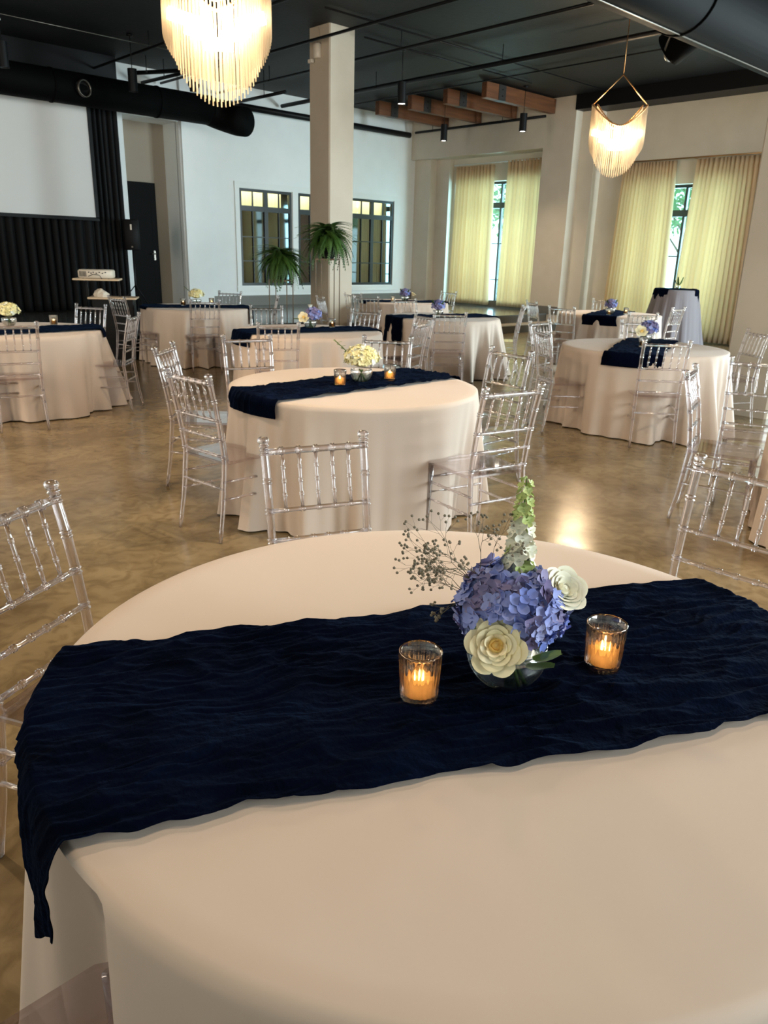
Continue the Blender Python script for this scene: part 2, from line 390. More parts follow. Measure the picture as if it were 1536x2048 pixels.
# room behind those windows: dim, with pale shades behind the transoms
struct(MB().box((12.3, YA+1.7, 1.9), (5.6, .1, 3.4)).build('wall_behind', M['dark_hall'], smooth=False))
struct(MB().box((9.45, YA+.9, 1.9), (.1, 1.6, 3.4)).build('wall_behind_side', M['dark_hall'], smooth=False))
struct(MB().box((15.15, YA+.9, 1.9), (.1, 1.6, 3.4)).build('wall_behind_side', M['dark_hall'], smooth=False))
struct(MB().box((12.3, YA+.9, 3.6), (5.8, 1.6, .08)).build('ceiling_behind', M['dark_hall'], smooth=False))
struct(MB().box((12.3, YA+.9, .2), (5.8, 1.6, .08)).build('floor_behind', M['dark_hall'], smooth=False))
for k, (x0, x1) in enumerate(UNITS):
    n = 40; P = np.zeros((n, 2, 3)); xs = np.linspace(x0, x1, n)
    for j, z in enumerate((2.40, 2.90)): P[:, j, 0] = xs-(x0+x1)/2; P[:, j, 1] = .39+.012*np.sin(xs*60); P[:, j, 2] = z-ZW0
    MB().grid(P).build('valance', M['cream'], bpy.data.objects['window_%d' % (k+1)])
area('transom_fill', (12.3, YA+.27, 3.10), (12.3, YA+.42, 2.6), 4.8, .06, 16, (1, .88, .6), 1.3)  # unseen light added to brighten the shades behind the transoms

# ---- exterior windows on the right wall
for (y0, y1, z0, z1) in WB:
    W = thing('window_%d' % wi, (XB+.22, (y0+y1)/2, z0)); W['kind'] = 'structure'; wi += 1
    h = (y1-y0)/2; H = z1-z0; zt = H-.55
    f = MB()
    for y in (-h+.03, 0, h-.03): f.box((0, y, H/2), (.08, .06 if y else .05, H))
    for z in (.03, H-.03): f.box((0, 0, z), (.078, 2*h, .06))
    f.box((0, 0, zt), (.076, 2*h, .13)); f.build('window_frame', M['frame'], W, False)
    for sy in (-1, 1):
        cyy = sy*h/2
        MB().box((-.01, cyy, H-.27), (.03, .03, .44)).build('muntin', M['frame'], W, False)
        for z in (zt*.25, zt*.62): MB().box((-.01, cyy, z), (.03, h-.08, .025)).build('muntin', M['frame'], W, False)
        MB().box((0, cyy, H/2), (.008, h-.06, H-.1)).build('pane', M['pane_clear'], W, False)

# ------------------------------------------------------------------ outdoors beyond the right wall
M['lawn'] = noise_col(mat('pavement', rough=.9), (.75,.80,.78), (.9,.93,.92), 2)
struct(MB().box((27, 10, -.10), (22, 40, .1)).build('ground', M['lawn'], smooth=False))
M['tree'] = sheer('tree_leaf', (.10,.30,.12), .5)
M['bark'] = mat('bark', (.10,.08,.06), .9)
def tree(x, y, h, r, label, seed):
    rr = random.Random(seed); t = thing('tree', (x, y, 0), label=label, cat='tree', group=None)
    tb = MB(); tb.tube([(0,0,-.05),(.05,.03,h*.35),(-.04,.05,h*.7)], [.13,.10,.05], 8)
    for k in range(6):
        a = rr.random()*6.3; tb.tube([(.03,.03,h*(.3+.06*k)),(math.cos(a)*r*.6,math.sin(a)*r*.6,h*(.5+.07*k))], [.05,.015], 5)
    tb.build('trunk', M['bark'], t)
    lf = MB()
    for k in range(1500):
        a = rr.random()*2*PI; b = math.acos(2*rr.random()-1); q = r*(.45+.55*rr.random())
        c = Vector((q*math.sin(b)*math.cos(a), q*math.sin(b)*math.sin(a), h*.68+q*.75*math.cos(b)))
        d1 = Vector((rr.uniform(-1,1), rr.uniform(-1,1), rr.uniform(-1,1))).normalized(); d2 = d1.orthogonal().normalized(); s_ = .11
        lf.add([c-d1*s_, c+d2*s_*.5, c+d1*s_, c-d2*s_*.5], [(0,1,2,3)])
    o = lf.build('foliage', M['tree'], t, False); o['kind'] = 'stuff'
    return t
tree(19.6, 14.9, 4.6, 1.5, 'green leafy tree outside behind the first curtained window', 3)
tree(22.6, 11.2, 4.9, 1.5, 'green leafy tree outside the window near the tall draped table', 4)
tree(19.0, 8.6, 4.7, 1.1, 'slim green tree outside, crown against the upper window panes', 5)

# ------------------------------------------------------------------ curtains
def curtain(name, y0, y1, z0, z1, x, m, label, group, folds, axis='y', amp=.06, top_in=0.0):
    n = folds*9; nz = 26
    t = np.linspace(0, 1, n)[:, None]; s = np.linspace(0, 1, nz)[None, :]
    ph = 2*PI*folds*(t+.012*np.sin(9*t+2)+.006*np.sin(23*t))+.35*np.sin(2.3*s+4*t)
    a = amp*(.55+.45*s)*(1+.35*np.sin(17*t+1)); off = a*np.sin(ph)*(1-.15*np.cos(2*ph))
    yy = y0+(y1-y0)*(t+0*s)+.35*a*np.cos(ph)+(t-.5)*top_in*(s)
    P = np.zeros((n, nz, 3)); zz = z1+(z0-z1)*s+0*t
    if axis == 'y': P[..., 0] = x+off; P[..., 1] = yy
    else: P[..., 0] = yy; P[..., 1] = x+off
    P[..., 2] = zz
    o = MB().grid(P).build(name, m); md = o.modifiers.new('thickness', 'SOLIDIFY'); md.thickness = .003
    return tag(o, label, 'curtain', group)
curtain('curtain', 13.05, 14.25, .40, 3.70, 15.70, M['curtain'], 'cream floor length curtain, left panel of the corner window', None, 12, top_in=.1)
curtain('curtain', 11.50, 12.60, .40, 3.76, 15.70, M['curtain'], 'cream floor length curtain, right panel of the corner window', None, 11, top_in=.1)
curtain('curtain', 8.28, 9.45, .03, 3.49, 15.62, M['curtain'], 'cream pleated curtain left of the window behind the tall draped table', None, 17, top_in=.25)
curtain('curtain', 6.55, 7.84, .03, 3.49, 15.62, M['curtain'], 'cream pleated curtain between the tall draped table and the tan column', None, 15, top_in=.25)
for (y0, y1, z, x, lb) in ((11.40, 14.35, 3.74, 15.70, 'thin curtain rod above the corner window'), (6.3, 9.6, 3.52, 15.62, 'dark bronze curtain rod above the window nearest the tan column')):
    t = thing('curtain_rod', (x, (y0+y1)/2, z), label=lb, cat='curtain rod'); h = (y1-y0)/2
    MB().tube([(0,-h,0),(0,h,0)], .014, 8).build('rod', M['white_trim'] if z > 3.6 else M['brass'], t)
    for k in (-.96, 0, .96): MB().tube([(0,k*h,0),(XB-x,k*h,.0)], .008, 6).build('bracket', M['brass'], t)
BL = 'tall black pleated stage drape '
curtain('stage_curtain', 2.2, 6.55, HP+.02, 4.1, 15.25, M['black_curtain'], BL+'hanging behind the projection screen', None, 30, 'x', .06)
curtain('stage_curtain', 6.55, 7.17, HP+.02, 4.1, 15.28, M['black_curtain'], BL+'beside the white door recess, right of the screen', None, 6, 'x', .05)
vb = MB().box((4.7, 15.33, 4.48), (4.95, .36, .78)); struct(vb.build('trim_6', M['black'], smooth=False))
# projection screen
t = thing('projection_screen', (4.9, 15.05, 3.0), label='large pale grey projection screen in front of the black drapes', cat='screen')
MB().box((0, 0, 0), (3.18, .012, 1.92)).build('screen_surface', M['screen'], t, False)
b = MB(); b.box((0,.0,1.02), (3.3,.05,.12)); b.box((0,0,-.99), (3.3,.05,.06))
for x in (-1.62, 1.62): b.box((x,0,0), (.06,.05,1.95))
b.build('screen_border', M['black'], t, False)
o = t; o.location = (4.91, 15.05, 3.03)

# ------------------------------------------------------------------ ceiling services
def pipe(name, pts, r, label, cat='pipe', m='black', drops=(), parts=None):
    t = thing(name, pts[0], label=label, cat=cat); o = Vector(pts[0])
    MB().tube([Vector(p)-o for p in pts], r, 10).build('pipe_run', M[m], t)
    for p in drops:
        p = Vector(p)-o; MB().tube([p, (p.x, p.y, HC-o.z)], .007, 6).build('hanger_rod', M['black'], t)
        MB().lathe([(r*1.25,-.012),(r*1.25,.012)], 10, p).build('clamp', M['black'], t)
    return t
def yd(x, z, ys_): return [(x, y, z) for y in ys_]
pipe('sprinkler_pipe', [(11.1,1.5,4.6),(11.1,15.4,4.6)], .040, 'thick black sprinkler pipe running behind the left hanging downlight, largest of the parallel pipes', drops=yd(11.1, 4.6, (5.2, 9.2, 12.3)))
pipe('sprinkler_pipe', [(9.45,1.5,4.62),(9.45,15.4,4.62)], .022, 'black sprinkler pipe meeting the top of the tan central column, middle one of three', drops=yd(9.45, 4.62, (6.5, 9.9, 13.5)))
pipe('sprinkler_pipe', [(8.2,1.5,4.62),(8.2,15.4,4.62)], .022, 'black sprinkler pipe passing just above the top of the central column', drops=yd(8.2, 4.62, (7.5, 12.4)))
pipe('sprinkler_pipe', [(6.75,1.5,4.62),(6.75,15.4,4.62)], .020, 'black sprinkler pipe near the upper right of the large chandelier', drops=yd(6.75, 4.62, (9.2, 13.0)))
pipe('conduit', [(12.75,1.5,4.80),(12.75,15.0,4.80)], .013, 'thin black conduit carrying the downlight junction boxes over the far chandelier', 'conduit')
pipe('conduit', [(7.8,9.75,4.83),(15.2,9.75,4.83)], .013, 'thin black conduit crossing the ceiling in front of the timber beams', 'conduit')
pipe('conduit', [(9.2,10.5,4.83),(13.6,10.5,4.83)], .013, 'thin black conduit leading to the left hanging downlight', 'conduit')
pipe('sprinkler_pipe', [(15.1,11.2,4.5),(15.1,15.2,4.5)], .028, 'black pipe along the bulkhead over the corner window', drops=yd(15.1, 4.5, (12.4, 14.6)))
pipe('fire_main', [(9.4,15.2,4.42),(14.9,15.2,4.42)], .065, 'thick black pipe along the white far wall, right of the round duct', drops=yd(0,0,()))
pipe('fire_branch', [(9.6,15.2,4.42),(9.6,14.2,4.42),(9.6,13.2,4.42)], .03, 'short black branch pipe left of the central column on the white wall', drops=[(9.6,13.9,4.42)])
pipe('fire_branch', [(7.35,14.9,4.6),(7.9,13.9,4.6),(8.0,12.2,4.6)], .035, 'black branch pipe above the stage duct, left of the large chandelier', drops=[(7.5,14.6,4.6)])
pipe('fire_branch', [(7.75,15.3,4.55),(8.1,13.3,4.62)], .03, 'slanting black pipe between the wall and the stage duct', drops=[(7.85,14.6,4.56)])
t = thing('ceiling_speaker', (8.35, 14.4, 4.5), label='black stage light head on a short stem above the round duct', cat='stage light')
MB().lathe([(0,-.12),(.08,-.12),(.09,.0),(.06,.12),(0,.12)], 14).build('lamp_head', M['black'], t); MB().tube([(0,0,.1),(0,0,.37)], .012, 6).build('stem', M['black'], t)
MB().tube([(-.1,0,0),(.1,0,0)], .05, 10).build('yoke', M['black'], t)
t = thing('tie_rod', (2.0, 13.0, 4.66), label='thin pale steel tie rod crossing the dark ceiling at upper left', cat='rod')
MB().tube([(0,0,0),(5.3,0,0)], .008, 6).build('steel_rod', M['seam'], t)
for x in (2.45, 5.25):
    for dz in (-.07, .07): MB().lathe([(0,-.012),(.02,-.012),(.02,.012),(0,.012)], 8, (x,0,dz)).build('rod_anchor', M['white_trim'], t)

# round duct over the stage
t = thing('round_duct', (2.0, 14.3, 4.08), label='wide black round duct running along the stage above the screen', cat='duct')
r_ = .255
MB().tube([(0,0,.0),(6.6,0,.0)], r_, 28).build('duct_body', M['duct'], t)
el = []
for k in range(9):
    a = k/8*PI*.42; el.append((6.6+.42*math.sin(a), -.42*(1-math.cos(a)), -.0-.02*k))
MB().tube(el+[(el[-1][0]+.05, el[-1][1]-.22, el[-1][2]-.03)], r_*1.02, 28).build('duct_elbow', M['duct'], t)
for x in (1.5, 3.6, 5.5, 6.6): MB().lathe([(r_+.003,-.015),(r_+.012,-.015),(r_+.012,.015),(r_+.003,.015)], 28, (0,0,0), True).build('duct_band', M['duct'], t).matrix_local = Matrix.Translation((x,0,0)) @ Matrix.Rotation(PI/2, 4, 'Y')
rg_ = MB().lathe([(.115,-.02),(.135,-.02),(.135,.03),(.115,.03)], 24, (0,0,0), True).build('outlet_ring', M['seam'], t)
rg_.matrix_local = Matrix.Translation((4.05,-.27,-.02)) @ Matrix.Rotation(PI/2, 4, 'X') @ Matrix.Rotation(.3, 4, 'Y')
cp = MB().lathe([(0,-.015),(.11,-.01),(.115,.0)], 24).build('outlet_damper', M['black'], t); cp.matrix_local = Matrix.Translation((4.02,-.262,-.02)) @ Matrix.Rotation(PI/2, 4, 'X')

# big duct at upper right
t = thing('round_duct', (0.5, 4.88, 4.32), label='large black spiral duct crossing the upper right corner of the ceiling', cat='duct')
R_ = .40
MB().tube([(0,0,0),(13.5,0,0)], R_, 40).build('duct_body', M['duct'], t)
for x in (8.38, 11.4): MB().lathe([(R_,-.02),(R_+.014,-.02),(R_+.014,.02),(R_,.02)], 40, (0,0,0), True).build('duct_band', M['duct'], t).matrix_local = Matrix.Translation((x,0,0)) @ Matrix.Rotation(PI/2, 4, 'Y')
MB().tube([(0,-.02,-R_-.002),(13.5,-.02,-R_-.002)], .008, 6).build('seam', M['seam'], t)
q = [(9.3,0,0),(9.3,.36,-.14),(9.3,.62,-.30)]
MB().tube(q, [.2,.2,.2], 24).build('takeoff_collar', M['duct'], t)
MB().lathe([(.21,-.01),(.235,-.01),(.235,.01),(.21,.01)], 24, (0,0,0), True).build('takeoff_ring', M['seam'], t).matrix_local = Matrix.Translation((9.3,.50,-.22)) @ Matrix.Rotation(PI/2+.5, 4, 'X')

# timber beams under the ceiling near the corner
LB_ = ['nearest of the four brown timber ceiling beams, furthest right', 'second timber ceiling beam from the right', 'third timber ceiling beam from the right, behind the left downlight', 'furthest left brown timber ceiling beam, near the white wall']
for k, (y, x0, lb) in enumerate(zip((11.15, 12.2, 13.25, 14.3), (12.95, 12.95, 12.95, 12.95), LB_)):
    t = thing('timber_beam', (x0, y, 4.70), label=lb, cat='beam')
    MB().box(((15.28-x0)/2, 0, 0), (15.28-x0, .14, .28), bev=.01).build('timber', M['wood'], t, False)
    MB().box((.48, 0, .0), (.22, .16, .285)).build('steel_strap', M['plate'], t, False)
    for dz in (-.06, .06): MB().tube([(.48,-.095,dz),(.48,.095,dz)], .012, 6).build('bolt', M['black'], t)

# hanging downlights
def downlight(x, y, zb, label, on=True, power=26, h=.34, r=.075, grp=None):
    t = thing('pendant_downlight', (x, y, zb), label=label, cat='light', group=grp)
    MB().lathe([(.0,h),(r,h),(r,.0),(r*.93,.0),(r*.9,.012)], 20).build('shade', M['black'], t, auto=40)
    MB().lathe([(0,.014),(r*.9,.012)], 20).build('lens', M['lens'] if on else M['black'], t)
    MB().tube([(0,0,h),(0,0,HC-zb-.02)], .006, 6).build('stem', M['black'], t)
    MB().lathe([(0,0),(.05,0),(.05,-.03),(0,-.03)], 12, (0,0,HC-zb)).build('ceiling_canopy', M['black'], t)
    if on:
        l = bpy.data.lights.new('downlight_beam', 'SPOT'); l.energy = power; l.color = (1,.80,.56); l.spot_size = math.radians(105); l.spot_blend = .9; l.shadow_soft_size = .06
        o = bpy.data.objects.new('downlight_beam', l); COL.objects.link(o); o.parent = t; o.location = (0,0,-.012)
    return t
downlight(10.24, 10.68, 4.03, 'black cylinder downlight hanging just right of the central column', power=120)
downlight(13.94, 13.12, 4.03, 'smallest black cylinder downlight, in front of the bulkhead corner', power=90)
downlight(13.91, 10.87, 4.03, 'black cylinder downlight left of the small chandelier', power=110)
downlight(6.65, 13.45, 4.03, 'unlit black cylinder downlight left of the large chandelier, before the round duct', on=False)
downlight(4.54, 13.28, 4.03, 'unlit black cylinder downlight at the far left edge', on=False)
for (x, y, pw, wh) in ((1.6, .2, 60, 'above the nearest table'), (3.3, 2.6, 190, 'between the second table and the nearest chairs'), (.4, 3.4, 120, 'above the open floor at left'), (6.2, 2.0, 70, 'above the right table'), (3.4, -1.4, 12, 'right of the photographer'), (.6, 7.4, 170, 'left of the leftmost table'), (-1.2, 1.0, 45, 'behind the left chair')):
    downlight(x, y, 4.03, 'black cylinder downlight out of the picture, hanging '+wh, power=pw, grp='downlights out of view overhead')

# chandeliers: swagged rows of glass rods
def chandelier(x, y, zt, a, label, rz, power, hang=None):
    t = thing('chandelier', (x, y, zt), rz, label=label, cat='chandelier')
    def ring(k, n, ra, rb, dz=0, sag=.29):
        th = 2*PI*k/n; c, s_ = math.cos(th), math.sin(th)
        return Vector((ra*c, rb*s_, dz-sag*(1-abs(c)**1.7)))
    n = 96
    for tier, (fa, fb, zb, D, nn) in enumerate(((1, 1, -.48, .36, n), (.82, .70, -.60, .36, 64))):
        ra = a*fa; rb = a*.42*fb
        pts = [ring(k, nn, ra, rb) for k in range(nn)]
        fr = MB().tube(pts+[pts[0]], .008, 6, False); fr.build('rail', M['brass'], t)
        base = MB().tube([(0,0,0),(0,0,-1)], .0062, 6); rod0 = None
        for k in range(nn):
            p = pts[k]; c = abs(math.cos(2*PI*k/nn)); L = p.z-(zb-D*(1-c*c)**.6)
            if rod0 is None: rod0 = base.build('glass_rod', M['rod'], t); o = rod0
            else: o = rod0.copy(); COL.objects.link(o)
            o.location = p; o.scale = (1, 1, L)
        bd_ = MB()
        for k in range(nn): bd_.lathe([(0,.012),(.009,.006),(.009,-.006),(0,-.012)], 6, pts[k]+Vector((0,0,.008)))
        o = bd_.build('bead_row', M['brass'], t)
    # lamps inside, following the swag
    for k, u in enumerate((-.62, -.32, 0, .32, .62)):
        zz = -.29*(1-abs(u)**1.2)-.26
        MB().tube([(u*a-.11,0,zz+.03*(abs(u) > .1)*(1 if u < 0 else -1)*1),(u*a+.11,0,zz-.03*(abs(u) > .1)*(1 if u < 0 else -1))], .045, 12).build('lamp_tube', M['bulb'], t)
    l = bpy.data.lights.new('chandelier_light', 'POINT'); l.energy = power; l.color = (1,.74,.45); l.shadow_soft_size = .2
    o = bpy.data.objects.new('chandelier_light', l); COL.objects.link(o); o.parent = t; o.location = (0,0,-.45)
    # hanger
    ap = .40
    for sx in (-1, 1): MB().tube([(sx*a,0,0),(0,0,ap)], .009, 6).build('hanger_arm', M['brass'], t)
    MB().tube([(0,0,ap),(0,0,HC-zt)], .006, 6).build('hanger_stem', M['brass'], t)
    MB().lathe([(0,-.03),(.09,-.03),(.10,0),(0,0)], 16, (0,0,HC-zt)).build('ceiling_canopy', M['brass'], t)
    return t
chandelier(10.94, 6.80, 3.70, .395, 'smaller-looking lit glass rod chandelier at right, whole fan shape visible', -.85, 190)
chandelier(3.57, 5.77, 3.585, .405, 'large bright glass rod chandelier cut off by the top of the picture', -.65, 230)

# white sensor box on column
t = thing('wall_speaker', (8.37, 10.66, 4.52), label='small off white speaker box at the top of the central column', cat='speaker')
MB().box((0,0,0), (.09,.13,.20), bev=.02).build('housing', M['plastic_white'], t); MB().box((.0,.16,-.12), (.06,.10,.05), bev=.01).build('bracket', M['plastic_white'], t, False)
MB().tube([(.03,0,.1),(.03,-.03,.2),(.03,.0,.34)], .004, 5).build('cable', M['column'], t)

# ------------------------------------------------------------------ chair
def make_chair():
    t = thing('chiavari_chair', label='x', cat='chair')
    A = M['acrylic']
    hw = .183
    def post_pt(s_, z):
        zs = [0,.2,.45,.62,.80,.93]; ys_ = [-.235,-.20,-.175,-.195,-.23,-.262]; xs = [.19,.183,.178,.18,.183,.185]
        return Vector((s_*float(np.interp(z, zs, xs)), float(np.interp(z, zs, ys_)), z))
    for s_ in (-1, 1):
        P = []; R = []
        for z in np.linspace(0, .45, 6): P.append(post_pt(s_, z)); R.append(.011+.005*z/.45)
        rings = [.48,.58,.685,.79,.888]
        zprev = .46
        for rz_ in rings:
            for dz, q in ((-.0115,1),(-.010,1),(-.0085,1.22),(-.005,1.22),(-.003,1.02),(.003,1.02),(.005,1.22),(.0085,1.22),(.010,1),(.0115,1)):
                P.append(post_pt(s_, rz_+dz)); R.append(.0145*q)
        for z, q in ((.905,.0145),(.907,.019),(.911,.019),(.913,.015),(.918,.0165),(.924,.0205),(.932,.0205),(.938,.016),(.941,.006)):
            P.append(post_pt(s_, z)); R.append(q)
        MB().tube(P, R, 10).build('back_post', A, t)
        P = [(s_*.180,.185,.44),(s_*.183,.185,.30),(s_*.188,.188,.15),(s_*.19,.192,0)]
        MB().tube(P, [.015,.013,.012,.009], 10).build('front_leg', A, t)
        for z, r in ((.34,.0075),(.24,.0075)):
            MB().turned(post_pt(s_, z), (s_*.183,.186,z-.01), r, (.25,.5,.75), 7).build('side_stretcher', A, t)
    for z, r, rg in ((.888,.0125,(.16,.33,.5,.67,.84)),(.685,.0085,(.16,.33,.5,.67,.84)),(.58,.0085,(.25,.42,.58,.75)),(.48,.0085,(.25,.42,.58,.75))):
        a = post_pt(-1, z); b = post_pt(1, z); MB().turned(a, b, r, rg, 8).build('back_rail', A, t)
    for k in range(5):
        x = -.183+.366*(k+1)/6; y1 = post_pt(1,.885).y; y0 = post_pt(1,.688).y
        MB().turned((x,y0,.690),(x,y1,.880), .0062, (.25,.5,.75), 7, 1.4, .005).build('spindle', A, t)
    for z in (.36,.27): MB().turned((-.183,.187,z),(.183,.187,z), .0075, (.3,.5,.7), 7).build('front_stretcher', A, t)
    MB().turned(post_pt(-1,.30), post_pt(1,.30), .0075, (.3,.5,.7), 7).build('rear_stretcher', A, t)
    ring = [(-.165,-.185),(.165,-.185),(.168,-.16),(.195,-.155),(.203,.17),(.185,.203),(.12,.213),(-.12,.213),(-.185,.203),(-.203,.17),(-.195,-.155),(-.168,-.16)]
    MB().prism(ring, .438, .456, top_in=.004).build('seat', M['seat'], t, True, auto=30)
    return t
proto = make_chair()
CH = [
 # x, y of the top rail centre, facing angle in degrees, label
 (1.63,2.095,-110,'clear chair pushed in at the far side of the nearest table, back fully visible'),
 (.54,1.98,-61,'clear chair at the left edge, left of the nearest table top'),
 (2.495,.905,180,'clear chair at the right edge beyond the navy runner of the nearest table'),
 (2.01,3.68,6,'clear chair left of the second table, seat and legs in full view'),
 (2.47,4.82,-46,'clear chair just behind the full-view chair left of the second table'),
 (3.32,5.11,-108,'clear chair behind the second table at its far left'),
 (4.23,4.49,-138,'clear chair behind the second table, right of its pale yellow flowers'),
 (4.43,3.415,177,'clear chair right of the second table, the rear one of two, edge shining blue'),
 (3.135,2.375,78,'clear chair right of the second table, nearest one, with its seat pointing left'),
 (4.15,5.86,60,'clear chair on the near side of the table before the central column'),
 (5.56,5.395,112,'clear chair leaning by the right end of the table before the central column'),
 (6.32,6.105,168,'clear chair between the column table and the table with the purple flowers'),
 (6.135,6.895,-160,'clear chair right behind the table before the central column'),
 (5.4,7.87,-122,'clear chair behind the table before the central column, shining blue slats'),
 (6.155,3.125,41,'clear chair on the near side of the right table, in front of its navy runner'),
 (8.03,3.13,145,'clear chair at the right of the right table, against the tan column'),
 (8.02,4.45,-130,'clear chair behind the right table with a plain white cloth corner'),
 (6.0,4.3,-33,'clear chair at the left of the right table, seat in profile'),
 (6.89,4.96,-87,'clear chair at the far left behind the right table'),
 (4.665,2.19,-72,'clear chair seen edge on before the right table'),
 (5.57,2.13,-152,'clear chair at the right edge, in front of the tan column chair'),
 (9.3,5.1,50,'clear chair on the near side of the table by the tall draped table'),
 (11.0,5.48,90,'clear chair leaning before the tall draped table'),
 (9.28,6.33,12,'clear chair at the left of the table by the tall draped table'),
 (11.95,7.3,-150,'white looking chair behind the table by the tall draped table'),
 (8.8,6.62,132,'clear chair right of the table with purple flowers, catching blue window light'),
 (9.95,7.35,-30,'clear chair with bright blue slats below the corner window curtain'),
 (8.25,8.4,-105,'clear chair behind the table with purple flowers, before the furthest table'),
 (6.82,6.18,47,'clear chair on the near side of the table with purple flowers'),
 (11.02,10.05,180,'clear chair at the right end of the furthest table, below the window glow'),
 (8.55,9.95,5,'clear chair right of the central column base, catching strong blue light'),
 (8.1,9.1,40,'clear chair before the furthest table, overlapping its neighbour by the column'),
 (7.35,9.3,-22,'clear chair seen edge on in front of the central column base'),
 (6.77,10.86,-146,'clear chair behind the far left table, below the interior window'),
 (6.71,9.48,146,'clear chair at the right of the far left table, below the lower fern'),
 (5.26,9.05,70,'clear chair on the near side of the far left table'),
 (3.62,8.72,-147,'clear chair behind the leftmost table, before the projector cart'),
 (4.5,10.0,8,'clear chair left of the far left table, in front of the projector cart'),
 (3.45,7.3,139,'clear chair right of the leftmost table, whole side view with legs'),
 (2.17,6.86,76,'clear chair on the near side of the leftmost table at the left edge'),
]
GR = 'clear acrylic chairs around the tables'
def put_chair(c, x, y, f, label):
    th = math.radians(f-90); R = Matrix.Rotation(th, 3, 'Z'); p = Vector((x, y, 0))-R @ Vector((0,-.262,0))
    place(c, (p.x, p.y, 0), th, label, GR)
for i, (x, y, f, lb) in enumerate(CH):
    c = proto if i == 0 else copy_tree(proto); put_chair(c, x, y, f, lb)
c = copy_tree(proto); place(c, (.142,.775,0), math.radians(-90), 'clear chair at the lower left corner, only its seat under the near tablecloth', GR)

# ------------------------------------------------------------------ tables, cloths, runners
ZT = .765
def cloth_profile(th, R, seed, valley=None):
    rr = random.Random(seed); f = np.zeros_like(th)
    n = rr.choice((13, 14, 15)); ph = rr.random()*6.28
    w = th+.09*np.sin(3*th+ph)+.05*np.sin(5*th+2*ph)
    f = .5+.5*np.cos(n*w+ph); f = f**1.6+.18*np.sin(23*w+2*ph)**2
    f = f*(.65+.35*np.sin(2*th+ph))+.18*np.sin(5*th+ph*1.7)
    return f
def make_cloth(name, R, seed, m, H=ZT, flare=.11, amp=.21, nth=360, nz=22, custom=None):
    th = np.linspace(0, 2*PI, nth, endpoint=False); f = cloth_profile(th, R, seed)
    rows = []
    for r in (0.001, .25*R, .5*R, .75*R, .93*R, .985*R):
        rows.append(np.stack([r*np.cos(th), r*np.sin(th), np.full(nth, H)], 1))
    rows.append(np.stack([(R+.003)*np.cos(th), (R+.003)*np.sin(th), np.full(nth, H-.006)], 1))
    for k in range(1, nz+1):
        s_ = k/nz; z = H-.006-(H-.012)*s_**1.05
        rad = R+.006+flare*(s_**1.0)*.75+amp*(s_**.85)*(f-.40)*(.75+.35*s_)
        rad += .012*np.sin(7*th+seed)*s_*(1-s_)*4*.4
        if custom is not None: rad = custom(th, s_, rad)
        dz = 0
        rows.append(np.stack([rad*np.cos(th), rad*np.sin(th), np.full(nth, z)+.012*s_*s_*np.sin(3*th+seed)*(k < nz)+(.004 if k == nz else 0)], 1))
    P = np.array(rows); nr = len(rows); V = P.reshape(-1, 3)
    F = [(i*nth+k, (i+1)*nth+k, (i+1)*nth+(k+1) % nth, i*nth+(k+1) % nth) for i in range(nr-1) for k in range(nth)]
    mb = MB(); mb.add(V.tolist(), F); mb.f.append(tuple(range(nth)))
    o = mb.build(name, m); return o, f
def table_under(x, y, R, label, H=ZT):
    t = thing('round_table', (x, y, 0), label=label, cat='table')
    MB().lathe([(0,H-.03),(R-.012,H-.03),(R-.012,H-.004),(0,H-.004)], 40).build('tabletop', M['oak'], t, auto=30)
    for k in range(4):
        a = PI/4+k*PI/2; MB().tube([(.5*R*math.cos(a),.5*R*math.sin(a),H-.03),(.62*R*math.cos(a),.62*R*math.sin(a),0)], .016, 8).build('leg', M['black'], t)
    return t

